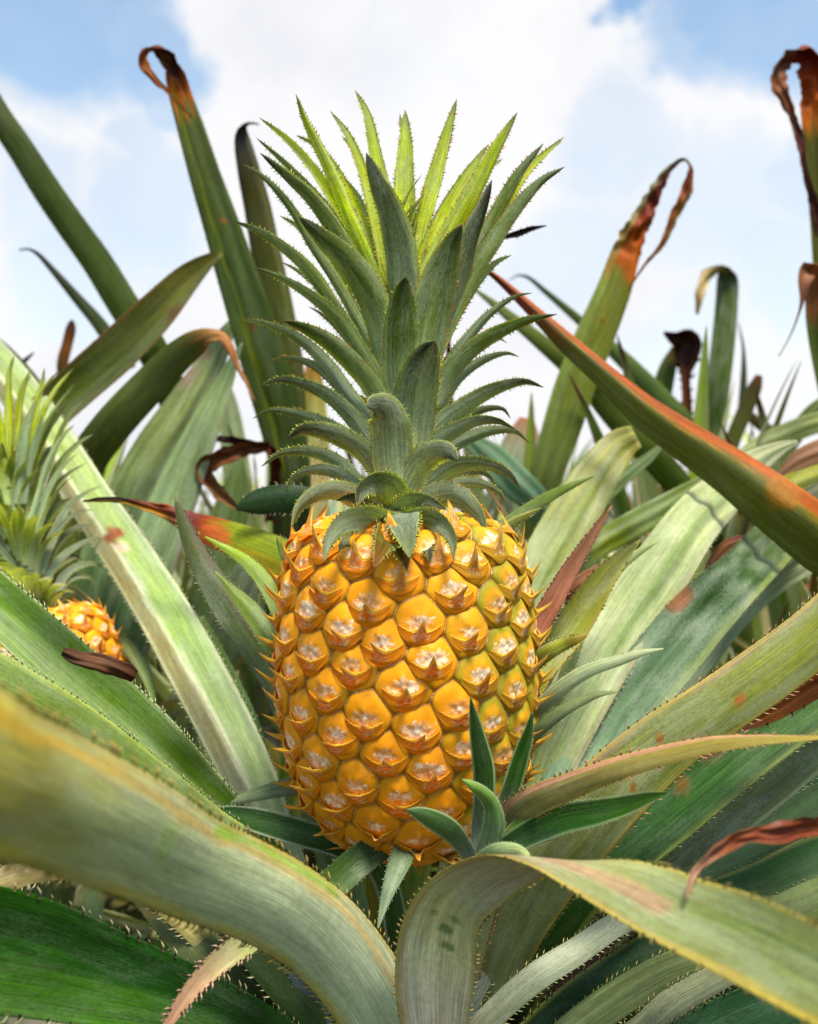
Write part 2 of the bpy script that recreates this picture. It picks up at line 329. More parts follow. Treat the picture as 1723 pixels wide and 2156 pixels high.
    if teeth:
        sp, ln = teeth
        tc_ = C(tooth_col); TV = []; TF = []; TC = []; TL = []
        for side in (0, 1):
            a = sp*2
            E = V[:, 0 if side == 0 else -1]; In = V[:, 1 if side == 0 else -2]
            mg = colr[:, 0 if side == 0 else -1]
            while a < L*.93:
                f = np.interp(a, s, np.arange(n)); i = int(f); i = min(i, n-2); fr = f-i
                p = E[i]*(1-fr)+E[i+1]*fr; w = np.interp(a, s, wid)
                o = nrm(E[i]-c[i]); tv = -T[i]                      # towards the tip
                l_ = ln*random.choice((.45, .7, .9, 1., 1.1, 1.35, 1.5))*min(1, w/wid.max()*2+.25); hw = l_*.34*tw
                o = nrm(o+Nn[i]*random.uniform(-.25, .25))
                q = p-o*l_*.3
                ap = p+o*l_*.85+tv*l_*.75
                mid_ = p+o*l_*.42+tv*l_*.12
                th_ = Nn[i]*l_*.16
                k0 = off+len(TV)
                TV += [q-tv*hw, q+tv*hw, mid_+tv*hw*.55+th_, mid_-tv*hw*.35+th_, mid_-th_, ap]
                TF += [(k0, k0+1, k0+2, k0+3), (k0, k0+4, k0+2, k0+1), (k0, k0+3, k0+4, k0+4), (k0+3, k0+2, k0+5, k0+5), (k0+2, k0+4, k0+5, k0+5), (k0+4, k0+3, k0+5, k0+5)]
                tip = tc_*.5+C('rust')*.5
                TC += [mg[i]*.45+tc_*.55]*2+[mg[i]*.25+tc_*.75]*3+[tip]
                TL += [(a, 1.2*(1 if side else -1), sv)]*6
                a += sp*random.uniform(.6, 1.5)
        if TV:
            Vs.append(np.array(TV)); Cs.append(np.array(TC)); Ls.append(np.array(TL))
            tf = np.array(TF); off_f = tf
            quads = tf[tf[:, 2] != tf[:, 3]]; tris = tf[tf[:, 2] == tf[:, 3]][:, :3]
            allf = [list(map(int, f)) for f in np.vstack(Fs)]+[list(map(int, f)) for f in quads]+[list(map(int, f)) for f in tris]
            o = mesh_obj(name, np.vstack(Vs), allf, mat, parent, np.vstack(Cs), np.vstack(Ls), base=base)
            if label: o['label'] = label
            return o
    o = mesh_obj(name, np.vstack(Vs), np.vstack(Fs), mat, parent, np.vstack(Cs), np.vstack(Ls), base=base)
    if label: o['label'] = label
    return o

def margins(ctrl, n, scale_px=True):
    """ctrl rows: x, y, depth, width(px), alpha(deg) -> the two margins in world space"""
    rows = []
    for r in ctrl:
        x, y, d, w = r[:4]; a = r[4] if len(r) > 4 else 0
        rows.append([*P(x, y, d), w/F*d, a])
    D, s = crom(rows, n)
    c = D[:, :3]; w = np.maximum(D[:, 3], 0.0004); a = np.radians(D[:, 4])
    T = nrm(np.gradient(c, axis=0)); view = nrm(c-np.array((0, 0, CAMZ)))
    S = nrm(np.cross(T, view)); V = nrm(np.cross(T, S))
    Wd = S*np.cos(a)[:, None]+V*np.sin(a)[:, None]
    return c-Wd*w[:, None]/2, c+Wd*w[:, None]/2

class Plant:
    def __init__(self, x, y, d, label, stemr=.035, zlow=None):
        self.b = P(x, y, d); self.px = (x, y, d)
        self.o = empty('pineapple_plant', (self.b[0], self.b[1], 0)); self.base = np.array((self.b[0], self.b[1], 0))
        tag(self.o, label, 'pineapple plant', 'pineapple plants growing in the field')
        # short woody stem the leaves clasp
        zt = self.b[2]; V = []; Fc = []
        for i, (z, r) in enumerate(((-.01, .9), (zt*.3, .8), (zt*.6, 1.), (zt*.9, .8), (zt+.01, .35), (zt+.015, .01))):
            for j in range(16):
                a = j*math.tau/16; q = r*stemr*(1+.08*math.sin(3*a+i)); V.append((self.b[0]+q*math.cos(a), self.b[1]+q*math.sin(a), z))
        for i in range(5):
            for j in range(16): Fc.append((i*16+j, i*16+(j+1) % 16, (i+1)*16+(j+1) % 16, (i+1)*16+j))
        mesh_obj('stem', V, Fc, M_STEM, self.o, base=self.base)
    def leaf(self, ctrl, stops, to_base=True, bw=None, dcl=0., nlen=None, **kw):
        ctrl = [tuple(c) for c in ctrl]
        if to_base:
            x, y, d = self.px; w = bw or ctrl[-1][3]*ctrl[-1][2]/d; a = ctrl[-1][4] if len(ctrl[-1]) > 4 else 0
            lx, ly, ld = ctrl[-1][:3]
            ctrl = ctrl+[(x+(lx-x)*.12, y+(ly-y)*.1, d+(ld-d)*.1, w, a)]
        if kw.pop('ix', False):             # colours given at control points instead of along the length
            q = np.array([P(*c_[:3]) for c_ in ctrl]); cum = np.concatenate([[0], np.cumsum(np.linalg.norm(np.diff(q, axis=0), axis=1))]); cum /= cum[-1]
            f_ = lambda i: float(np.interp(i, np.arange(len(cum)), cum))
            stops = [(f_(i), c_) for i, c_ in stops]; kw['crump'] = f_(kw['crump']) if 'crump' in kw else None; kw['blot'] = [(f_(b[0]), *b[1:]) for b in kw.get('blot', ())]
        x0, y0, d0, w0 = ctrl[0][:4]; x1, y1, d1, w1 = ctrl[1][:4]
        if (x0 < -20 or x0 > 1745) and w0 > 18:   # the blade runs on past the edge of the view to its point
            a0 = ctrl[0][4] if len(ctrl[0]) > 4 else 0
            pa, pb = P(x0, y0, d0), P(x1, y1, d1); dv = pa-pb; Ln = np.linalg.norm(dv); wm = w0/F*d0; reach = min(.16, wm*3.2)
            if d0 < .3: reach = min(reach, .05)
            dv = dv/Ln; add = []
            for f_r, f_w in ((1, .05), (.8, .35), (.45, .75)):
                q = pa+dv*reach*f_r+np.array((0, 0, -.12*reach*f_r**2)); dd = max(q[1], .05)
                add.append((q[0]/dd*F+CX, CY-(q[2]-CAMZ)/dd*F, dd, wm*f_w*F/dd, a0))
            q = np.array([P(*c_[:3]) for c_ in ctrl]); tot = np.linalg.norm(np.diff(q, axis=0), axis=1).sum(); fr0 = reach/(reach+tot)
            rm = lambda t_: fr0+(1-fr0)*t_
            ctrl = add+ctrl; stops = [(rm(i_), c_) for i_, c_ in stops]
            if 'blot' in kw: kw['blot'] = [(rm(b[0]), *b[1:]) for b in kw['blot']]
            if 'right' in kw: kw['right'] = [(*r_[:4], rm(r_[4]), rm(r_[5])) if len(r_) > 4 else r_ for r_ in kw['right']]
            if kw.get('crump'): kw['crump'] = rm(kw['crump'])
        if nlen is None: nlen = 90
        m1, m2 = margins(ctrl, nlen)
        kw.setdefault('teeth', (.0034, .0020)); kw.setdefault('thick', .0012)
        return sheet('leaf', m1, m2, kw.pop('mat', M_LEAF), self.o, self.base, stops, **kw)

def rosette(pl, nleaf, length, width, el0, el1, seed, z0, z1, joined=False, detail=26, az0=0, az1=360, droop=(.3, .9), cols=None, teeth=None):
    """free-growing leaves all round a plant's stem"""
    r = random.Random(seed); bx, by = pl.b[0], pl.b[1]; parts = []
    for i in range(nleaf):
        f = i/max(1, nleaf-1)
        az = R(az0+((i*137.5) % 360)/360*(az1-az0)+r.uniform(-12, 12)); el = R(el0+(el1-el0)*f+r.uniform(-8, 8))
        L = length*r.uniform(.7, 1.1)*(1-.25*f); w = width*r.uniform(.8, 1.15); dr = r.uniform(*droop)*(1-.6*f)
        n = detail; p = np.array((bx+.02*math.cos(az), by+.02*math.sin(az), z0+(z1-z0)*f)); c = [p.copy()]; e = el
        side = r.uniform(-.35, .35)
        for j in range(1, n):
            u = j/(n-1); e = el-dr*u**1.6*1.5; a = az+side*u*u
            p = p+np.array((math.cos(e)*math.cos(a), math.cos(e)*math.sin(a), math.sin(e)))*L/(n-1); c.append(p.copy())
        c = np.array(c)[::-1]; t = np.linspace(0, 1, n)
        ww = w*np.clip(np.interp(t, (0, .05, .3, .7, 1), (.03, .22, .8, 1, 1.15)), .02, 2)
        tan = nrm(np.gradient(c, axis=0)); hor = nrm(np.cross(tan, np.array((0, 0, 1.)))); rollv = R(r.uniform(-35, 35))
        up = np.cross(hor, tan); Wd = hor*math.cos(rollv)+up*math.sin(rollv)
        g = r.choice(cols or ['mid', 'pale', 'green', 'teal', 'grey', 'olive', 'ygreen'])
        if r.random() < .17 and f < .6: g = r.choice(['brown', 'tan', 'dkbrown', '8a6448'])
        tipc = r.choice(['brown', 'rust', 'dkbrown', g, g, 'tan'])
        parts.append((c-Wd*ww[:, None]/2, c+Wd*ww[:, None]/2, [(0, tipc), (.06, tipc), (r.uniform(.1, .22), g), (.7, 'pale' if r.random() < .5 else g), (1, 'silver')], r.uniform(.1, .28)))
    objs = []
    if joined:
        V, Fc, Cc, Lc = [], [], [], []
        for q, (m1, m2, st, bu) in enumerate(parts):
            n = len(m1); t = np.linspace(0, 1, n); cs = np.array([CL(x[1]) for x in st]); col = np.stack([np.interp(t, [x[0] for x in st], cs[:, k]) for k in range(3)], 1)
            mid = (m1+m2)/2-nrm(np.cross(np.gradient((m1+m2)/2, axis=0), m2-m1))*np.linalg.norm(m2-m1, axis=1)[:, None]*.2
            o = len(V)*0+sum(len(x) for x in V)
            V += [m1, mid, m2]; Cc += [col]*3; s = t*.5; Lc += [np.stack([s, np.full(n, v), np.full(n, q*3.1)], 1) for v in (-1, 0, 1)]
            for b in (0, n):
                Fc += [(o+b+j, o+b+j+1, o+b+n+j+1, o+b+n+j) for j in range(n-1)]
        return [mesh_obj('leaf', np.vstack(V), Fc, M_LEAF, pl.o, np.vstack(Cc), np.vstack(Lc), base=pl.base)]
    for (m1, m2, st, bu) in parts:
        objs.append(sheet('leaf', m1, m2, M_LEAF, pl.o, pl.base, st, bulge=-bu, nw=4, teeth=teeth, margin='tan', crump=(.14 if st[0][1] in ('brown', 'rust', 'dkbrown', 'tan') else None)))
    return objs

# ------------------------------------------------------------------ the pineapple
DF = 0.5                                   # depth of the fruit's axis
U = DF/F                                   # metres per photo unit at that depth
PROF = np.array([(1082, 4), (1083, 60), (1086, 110), (1094, 160), (1106, 200), (1126, 230), (1160, 250), (1212, 266), (1280, 275), (1370, 282), (1460, 281),
                 (1550, 270), (1620, 252), (1680, 226), (1730, 188), (1766, 140), (1786, 90), (1794, 40), (1796, 3)], float)
def axis_x(y): return 851+(y-1100)*.022
def build_fruit(parent, base):
    # profile by arc length
    pr, s = crom(np.column_stack([PROF, np.zeros(len(PROF))])[:, :3], 420)
    y, r = pr[:, 0], np.clip(pr[:, 1], 1, None)*.95
    area = np.concatenate([[0], np.cumsum((r[1:]+r[:-1])/2*np.diff(s)*math.tau)])
    ESP = 6300.0                            # photo units^2 per eye
    i0 = np.interp(1090, y, area)
    def surf(sv, th):                       # th = 0 faces the camera, + to the right
        yy, rr = np.interp(sv, s, y), np.interp(sv, s, r)
        return np.stack([(axis_x(yy)-CX+rr*np.sin(th))*U, DF-rr*np.cos(th)*U, CAMZ+(CY-yy)*U], -1)
    ne = int((area[-1]-i0*.35)/ESP*.985)
    ks = np.arange(ne); ar = i0*.35+ks*ESP; es = np.interp(ar, area, s)
    jt = np.random.default_rng(5); eth = ks*R(137.42)+EYE_PHASE+jt.normal(0, R(1.5), ne); es = es+jt.normal(0, 5.5, ne)
    es = np.clip(es, s[0]+2, s[-1]-2); ec = surf(es, eth); er = np.interp(es, s, r)
    d = 1e-3; dps = surf(es+.5, eth)-surf(es-.5, eth); up = -nrm(dps); rt = nrm(surf(es, eth+d)-surf(es, eth-d)); nm = nrm(np.cross(rt, up))
    E = math.sqrt(ESP/.866)*U               # eye spacing in metres
    # vertex grid
    NA, NS = 860, 430
    sg = np.linspace(s[0], s[-1], NS); th = np.linspace(0, math.tau, NA, endpoint=False)
    SG, TH = np.meshgrid(sg, th, indexing='ij'); B = surf(SG, TH).reshape(-1, 3)
    Bn = nrm(np.cross((surf(SG, TH+d)-surf(SG, TH-d)).reshape(-1, 3), -(surf(SG+.5, TH)-surf(SG-.5, TH)).reshape(-1, 3)))
    f1 = np.empty(len(B)); f2 = np.empty(len(B)); k1 = np.empty(len(B), int); k2 = np.empty(len(B), int)
    for a in range(0, len(B), 40000):
        D = np.linalg.norm(B[a:a+40000, None, :]-ec[None], axis=2)
        p = np.argpartition(D, 6, axis=1)[:, :7]; q = np.take_along_axis(D, p, 1); o = np.argsort(q, axis=1)
        q = np.take_along_axis(q, o, 1); p = np.take_along_axis(p, o, 1); f1[a:a+40000] = q[:, 0]; k1[a:a+40000] = p[:, 0]
        dd = np.linalg.norm(ec[p[:, :1]]-ec[p[:, 1:]], axis=2)+1e-9; e_ = (q[:, 1:]**2-q[:, :1]**2)/(2*dd)/E
        f2[a:a+40000] = -np.log(np.exp(-e_*22).sum(1))/22
    eb = np.clip(f2+.01, 0, 1)              # rounded distance to the seam, in eye spacings
    rel = B-ec[k1]; ex = (rel*rt[k1]).sum(1)/E; ey = (rel*up[k1]).sum(1)/E
    rd = np.random.default_rng(3); eh = rd.uniform(.7, 1.25, ne); etilt = rd.uniform(-.6, .6, ne)
    lo = np.clip((es-s[0])/(s[-1]-s[0]), 0, 1)
    w = .27
    q = np.clip(eb/w, 0, 1); dome = np.sqrt(np.clip(1-(1-q)**2.0, 0, 1))
    h = .098*dome*eh[k1]
    h += .05*np.exp(-((ex)**2+(ey-.17)**2)/.03)*dome                     # shoulder above the scar
    h -= .045*np.exp(-((ex/1.6)**2+(ey+.03)**2)/.012)                    # flower scar
    h += .055*np.exp(-((ex)**2+(ey+.03)**2)/.0035)                       # little beak
    h += .02*etilt[k1]*ex*4*dome
    ang = np.arctan2(ey, ex); h += .006*np.cos(ang*6+k1)*np.exp(-((np.hypot(ex, ey)-.2)/.12)**2)
    h *= np.clip(er[k1]/150, .45, 1)
    V = B+Bn*(h*E)[:, None]
    # rind colour: orange, greener to the right and round the rims low down, browner low
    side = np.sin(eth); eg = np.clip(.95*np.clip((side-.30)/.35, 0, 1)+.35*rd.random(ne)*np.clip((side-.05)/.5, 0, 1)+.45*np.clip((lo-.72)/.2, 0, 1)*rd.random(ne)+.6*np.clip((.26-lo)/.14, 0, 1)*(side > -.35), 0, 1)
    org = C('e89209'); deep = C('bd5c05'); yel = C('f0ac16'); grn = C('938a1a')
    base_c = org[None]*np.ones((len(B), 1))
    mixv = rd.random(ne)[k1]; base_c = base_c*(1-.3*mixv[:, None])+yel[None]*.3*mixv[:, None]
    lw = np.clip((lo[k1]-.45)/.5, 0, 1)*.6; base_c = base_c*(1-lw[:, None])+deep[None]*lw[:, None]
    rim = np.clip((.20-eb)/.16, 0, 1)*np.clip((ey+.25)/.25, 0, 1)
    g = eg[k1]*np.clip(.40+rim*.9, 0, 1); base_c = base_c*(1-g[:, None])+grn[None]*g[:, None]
    ry = rim*(1-eg[k1])*.25; base_c = base_c*(1-ry[:, None])+yel[None]*ry[:, None]
    seam = np.clip((.06-eb)/.06, 0, 1)*.75; base_c = base_c*(1-seam[:, None])+C('6b3c08')[None]*seam[:, None]  # brown groove pigment, with crease shade put into the colour
    luv = np.stack([ex, ey, k1*3.7], 1)
    idx = np.arange(NS*NA).reshape(NS, NA); nx = np.roll(idx, -1, axis=1)
    Fq = np.stack([idx[:-1], idx[1:], nx[1:], nx[:-1]], -1).reshape(-1, 4)
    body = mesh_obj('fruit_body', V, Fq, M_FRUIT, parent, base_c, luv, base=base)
    # ---- a thorny bract under every eye
    ns, nt = 23, 9
    vis = np.argsort(-(np.cos(eth)))        # those that show first
    rest = None
    for rank, k in enumerate(vis):
        rb = random.Random(int(k)+11); sc = E*np.clip(er[k]/190, .55, 1.)
        high = np.clip(1-lo[k]/.33, 0, 1)                       # crown end: long, wide, upright bracts
        spike = (.17+.44*high)*rb.uniform(.7, 1.35); gw = .15+.13*high; skew = rb.uniform(-.12, .12)
        wd = .52; rb_l = rb.uniform(.8, 1.25); VV = []; CCc = []; LL = []
        g = eg[k]
        for j in range(nt):
            tt = j/(nt-1)
            for i in range(ns):
                sx = -1+2*i/(ns-1)
                yb = -.54+.44*abs(sx)**1.7
                ytop = -.01-.16*(1-sx*sx)+spike*math.exp(-((sx-skew*.3)/gw)**2)+.12*high*(1-sx*sx)
                fr = .012*math.sin(sx*41+k)*(1 if tt > .8 else 0)*(1-.9*math.exp(-(sx/.15)**2))
                yy = yb+(ytop-yb)*tt+fr
                xx = sx*wd*(1-.10*tt)+skew*tt*math.exp(-(sx/.3)**2)
                # follow the swelling of the eye, then lift free of it
                body_h = .093*math.sqrt(max(0, 1-(1-min(1, (.50-abs(xx)*.98)/.27 if abs(xx) < .5 else 0))**2.0)) if yy > -.42 else .093*max(0, (yy+.56)/.14)*max(0, 1-abs(xx)*2)**.5
                lift = .022+.055*tt**2*(1-.5*sx*sx)
                pk = math.exp(-((sx-skew*.3)/(gw*1.15))**2)
                lift += pk*(.40-.20*high)*rb_l*math.sin(min(1, max(0, (tt-.3)/.7))*1.35)*max(0, (tt-.3)/.7)**.6
                p = ec[k]+rt[k]*xx*sc+up[k]*yy*sc+nm[k]*(max(body_h, .02)+lift)*sc
                p = p+up[k]*sc*pk*tt**5*(.02+.12*(k*7 % 5)/4)+rt[k]*sc*pk*tt**4*.07*math.sin(k*2.3)
                # wrap round the barrel
                p = p-nm[k]*((xx*sc)**2/(2*er[k]*U))
                VV.append(p)
                edge = tt > .86; tip = pk > .55 and tt > .8
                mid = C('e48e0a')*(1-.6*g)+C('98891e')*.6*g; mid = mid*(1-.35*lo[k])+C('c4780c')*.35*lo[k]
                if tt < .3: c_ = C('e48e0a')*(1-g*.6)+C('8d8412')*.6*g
                elif tip: c_ = (C('96622e') if pk > .9 else C('c9a24c')) if tt > .95 else C('dcb440')*(1-.4*high)+C('b0a44c')*.4*high
                elif edge: c_ = C('e6c03c')
                else: c_ = mid
                c_ = c_*(.93+.12*rb.random())
                if abs(sx-skew*.3) < .38 and tt > .3 and not edge and rb.random() < .5: q_ = rb.uniform(.2, .75); c_ = c_*(1-q_)+C('dccfa8')*q_
                CCc.append(c_); LL.append((sx*.012+k, tt*2-1, float(k)))
        Fb = []
        for j in range(nt-1):
            for i in range(ns-1):
                a = j*ns+i; Fb.append((a, a+1, a+ns+1, a+ns))
        # back face gives it a body
        m = len(VV); nbk = nm[k]*sc*.022
        VV += [p-nbk*(.25 if (i // ns) == nt-1 else 1) for i, p in enumerate(VV)]; CCc += [c*.95 for c in CCc]; LL += LL
        Fb += [tuple(a+m for a in f[::-1]) for f in Fb]
        Fb += [((nt-1)*ns+i, (nt-1)*ns+i+1, m+(nt-1)*ns+i+1, m+(nt-1)*ns+i) for i in range(ns-1)]
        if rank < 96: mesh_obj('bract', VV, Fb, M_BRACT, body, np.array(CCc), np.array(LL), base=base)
        else:
            if rest is None: rest = [[], [], [], []]
            o = len(rest[0]); rest[0] += VV; rest[1] += [tuple(a+o for a in f) for f in Fb]; rest[2] += CCc; rest[3] += LL
    if rest:
        o = mesh_obj('bract', rest[0], rest[1], M_BRACT, body, np.array(rest[2]), np.array(rest[3]), base=base); o['kind'] = 'stuff'
    return body
EYE_PHASE = -.2
PB = np.array(((axis_x(1796)-CX)*U, DF, CAMZ+(CY-1796)*U))
pine = empty('pineapple', PB)
tag(pine, 'large ripe orange pineapple with a tall spiky green crown standing in the middle', 'pineapple', 'pineapples ripening on their plants')
build_fruit(pine, PB)

# crown: leaves traced in a 1723-wide enlargement: (x, y) -> photo units
def A2D(x, y): return 473.6+x*.4276, 157.9+y*.4276
# tip ... base, true width, how far the tip and the base stand behind (+) or before (-) the crown's axis, roll, colours
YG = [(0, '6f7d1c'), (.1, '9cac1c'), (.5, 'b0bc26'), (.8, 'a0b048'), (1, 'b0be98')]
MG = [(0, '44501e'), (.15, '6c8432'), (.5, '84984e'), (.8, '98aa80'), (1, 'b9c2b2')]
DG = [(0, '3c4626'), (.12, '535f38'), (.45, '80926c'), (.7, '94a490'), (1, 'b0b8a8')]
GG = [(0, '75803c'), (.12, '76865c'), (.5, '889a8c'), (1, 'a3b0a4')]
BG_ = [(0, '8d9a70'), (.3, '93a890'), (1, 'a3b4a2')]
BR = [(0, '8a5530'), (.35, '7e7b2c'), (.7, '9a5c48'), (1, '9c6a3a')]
CROWN = [
 # standing leaves at the back, lit through
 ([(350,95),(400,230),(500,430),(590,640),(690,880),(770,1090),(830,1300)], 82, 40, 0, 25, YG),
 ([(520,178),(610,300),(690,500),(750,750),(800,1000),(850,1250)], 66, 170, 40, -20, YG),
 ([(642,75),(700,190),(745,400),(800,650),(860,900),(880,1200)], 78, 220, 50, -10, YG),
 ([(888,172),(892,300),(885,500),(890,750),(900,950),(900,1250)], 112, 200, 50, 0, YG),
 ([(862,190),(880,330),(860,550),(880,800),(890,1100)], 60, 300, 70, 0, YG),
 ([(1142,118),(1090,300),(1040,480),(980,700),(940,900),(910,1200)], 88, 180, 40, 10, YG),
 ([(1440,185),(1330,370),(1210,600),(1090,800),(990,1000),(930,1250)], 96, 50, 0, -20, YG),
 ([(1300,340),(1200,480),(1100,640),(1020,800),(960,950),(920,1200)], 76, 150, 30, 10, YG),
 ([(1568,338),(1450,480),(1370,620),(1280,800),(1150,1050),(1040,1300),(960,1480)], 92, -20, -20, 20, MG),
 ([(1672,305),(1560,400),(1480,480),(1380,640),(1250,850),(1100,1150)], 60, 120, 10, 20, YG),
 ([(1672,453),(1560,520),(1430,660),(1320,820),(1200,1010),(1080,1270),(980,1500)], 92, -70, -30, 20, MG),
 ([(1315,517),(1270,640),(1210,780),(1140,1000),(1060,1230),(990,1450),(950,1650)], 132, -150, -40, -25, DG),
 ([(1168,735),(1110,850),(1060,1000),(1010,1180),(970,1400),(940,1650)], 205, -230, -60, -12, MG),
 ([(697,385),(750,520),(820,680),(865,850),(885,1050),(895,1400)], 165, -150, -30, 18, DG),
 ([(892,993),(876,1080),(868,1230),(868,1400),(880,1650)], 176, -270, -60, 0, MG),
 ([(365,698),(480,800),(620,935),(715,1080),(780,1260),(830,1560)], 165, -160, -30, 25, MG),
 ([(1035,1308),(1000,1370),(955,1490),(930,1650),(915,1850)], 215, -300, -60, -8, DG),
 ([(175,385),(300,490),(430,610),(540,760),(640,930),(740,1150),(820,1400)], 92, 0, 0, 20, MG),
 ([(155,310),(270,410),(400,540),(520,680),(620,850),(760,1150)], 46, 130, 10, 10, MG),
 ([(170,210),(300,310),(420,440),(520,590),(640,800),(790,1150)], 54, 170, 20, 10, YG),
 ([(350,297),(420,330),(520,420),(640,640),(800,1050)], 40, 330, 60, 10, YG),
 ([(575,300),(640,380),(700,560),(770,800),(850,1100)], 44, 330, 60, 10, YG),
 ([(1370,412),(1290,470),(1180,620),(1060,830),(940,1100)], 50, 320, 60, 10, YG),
 ([(560,480),(640,610),(720,800),(780,1000),(850,1250)], 96, 260, 60, 10, BG_),
 ([(520,580),(600,760),(700,960),(800,1250)], 80, 200, 50, 10, BG_),
 ([(90,440),(200,510),(330,660),(430,830),(540,1000),(680,1250),(800,1480)], 56, 60, 0, 15, MG),
 ([(270,693),(350,740),(450,840),(560,1000),(660,1200),(800,1450)], 52, 190, 30, 10, BG_),
 ([(45,720),(170,770),(330,880),(440,990),(530,1130),(640,1320),(790,1560)], 74, 10, 0, 18, MG),
 ([(275,918),(370,970),(480,1060),(590,1200),(690,1370),(810,1600)], 58, 140, 20, 12, BG_),
 ([(130,943),(280,1000),(430,1090),(560,1200),(660,1350),(760,1520),(830,1700)], 80, -70, -30, 22, MG),
 ([(68,1198),(220,1230),(370,1300),(500,1420),(600,1560),(700,1700),(800,1850)], 74, 20, 0, 20, GG),
 ([(290,1210),(400,1250),(520,1320),(640,1430),(740,1560),(820,1780)], 112, -150, -40, 25, MG),
 ([(410,1140),(480,1180),(600,1300),(760,1560)], 30, 260, 50, 10, MG),
 ([(210,1412),(300,1392),(430,1425),(540,1510),(640,1640),(780,1850)], 60, 60, 10, 18, GG),
 ([(168,1536),(260,1500),(400,1525),(520,1585),(630,1690),(720,1820),(810,1960)], 84, -70, -30, 22, DG),
 ([(138,1691),(220,1652),(350,1665),(500,1715),(620,1788),(700,1868),(800,2000)], 64, 20, 0, 18, GG),
 ([(308,1791),(380,1745),(480,1752),(600,1795),(700,1868),(780,1990),(830,2100)], 116, -190, -50, 25, DG),
 ([(180,1928),(270,1865),(380,1850),(480,1865),(580,1925),(650,2008),(790,2120)], 76, -40, -20, 18, GG),
 ([(303,2053),(330,1988),(420,1945),(520,1948),(600,1988),(680,2068),(800,2170)], 72, -60, -20, 18, GG),
 ([(330,2228),(365,2130),(450,2060),(560,2045),(660,2090),(790,2190)], 104, -230, -60, 22, GG),
 ([(487,2398),(515,2290),(590,2205),(690,2185),(780,2215),(850,2260)], 138, -620, -150, 15, GG),
 ([(700,1635),(735,1622),(790,1650),(815,1740),(825,1880),(840,2030)], 205, -310, -90, 5, DG),
 ([(655,2123),(672,2050),(740,2010),(810,2030),(850,2100),(865,2210)], 150, -430, -120, 15, DG),
 ([(908,2375),(902,2310),(888,2230),(872,2160),(864,2100)], 165, -620, -170, 0, GG),
 ([(1150,1898),(1100,1852),(1030,1855),(960,1910),(905,2000),(880,2120)], 140, -270, -70, -15, DG),
 ([(1570,1538),(1480,1510),(1330,1545),(1180,1628),(1050,1730),(960,1860)], 90, -50, -20, -20, DG),
 ([(1635,1178),(1500,1205),(1350,1265),(1220,1345),(1110,1450),(1010,1620)], 90, -90, -30, -22, MG),
 ([(1515,1073),(1430,1090),(1300,1180),(1200,1290),(1100,1420),(980,1620)], 56, 40, 0, -15, GG),
 ([(1412,887),(1340,920),(1250,1010),(1160,1150),(1020,1400)], 50, 70, 10, -10, BG_),
 ([(1450,1388),(1390,1370),(1270,1405),(1150,1488),(1060,1620),(960,1800)], 64, 30, 0, -15, GG),
 ([(1390,1320),(1350,1300),(1250,1340),(1100,1500),(960,1750)], 44, 160, 20, -10, BG_),
 ([(1190,1168),(1150,1180),(1080,1300),(980,1500)], 44, 220, 40, -10, MG),
 ([(1408,1693),(1370,1645),(1280,1645),(1180,1690),(1090,1758),(960,1900)], 56, 20, 0, -15, DG),
 ([(1430,1743),(1340,1703),(1230,1705),(1100,1768),(1000,1848),(920,1990)], 82, -90, -30, -22, DG),
 ([(1500,1813),(1430,1755),(1330,1748),(1200,1785),(1090,1848),(940,2000)], 70, 0, 0, -18, GG),
 ([(1455,2033),(1400,1965),(1300,1920),(1180,1915),(1080,1955),(970,2040),(900,2120)], 90, -110, -30, -22, DG),
 ([(1390,2113),(1350,2055),(1260,2012),(1170,2008),(1080,2040),(940,2140)], 66, -20, -10, -18, GG),
 ([(1335,2030),(1300,1975),(1230,1950),(1100,2000),(960,2120)], 50, 120, 20, -10, GG),
 ([(1290,2268),(1250,2165),(1170,2085),(1080,2060),(990,2105),(900,2190)], 122, -330, -90, -20, GG),
 ([(1125,2385),(1118,2290),(1060,2210),(985,2185),(920,2200),(870,2240)], 118, -560, -150, -15, GG),
 ([(1250,2118),(1200,2066),(1120,2060),(980,2150)], 46, 100, 10, -10, GG),
 ([(1090,2140),(1000,2100),(920,2105),(860,2160),(850,2230)], 118, -420, -120, -5, DG),
 ([(550,2095),(620,2080),(710,2110),(780,2170),(840,2240)], 120, -400, -110, 10, DG),
 ([(735,2425),(765,2350),(790,2290),(820,2240),(840,2230)], 140, -640, -180, 0, BR),
 ([(560,2345),(600,2290),(680,2250),(790,2240)], 110, -500, -120, 10, GG),
 ([(900,2440),(880,2360),(870,2290),(860,2240)], 120, -600, -180, 0, BR),
 ([(1010,2400),(1000,2330),(960,2270),(900,2240)], 100, -540, -160, 0, DG),
]
crown_b = P(*A2D(880, 2240), DF)
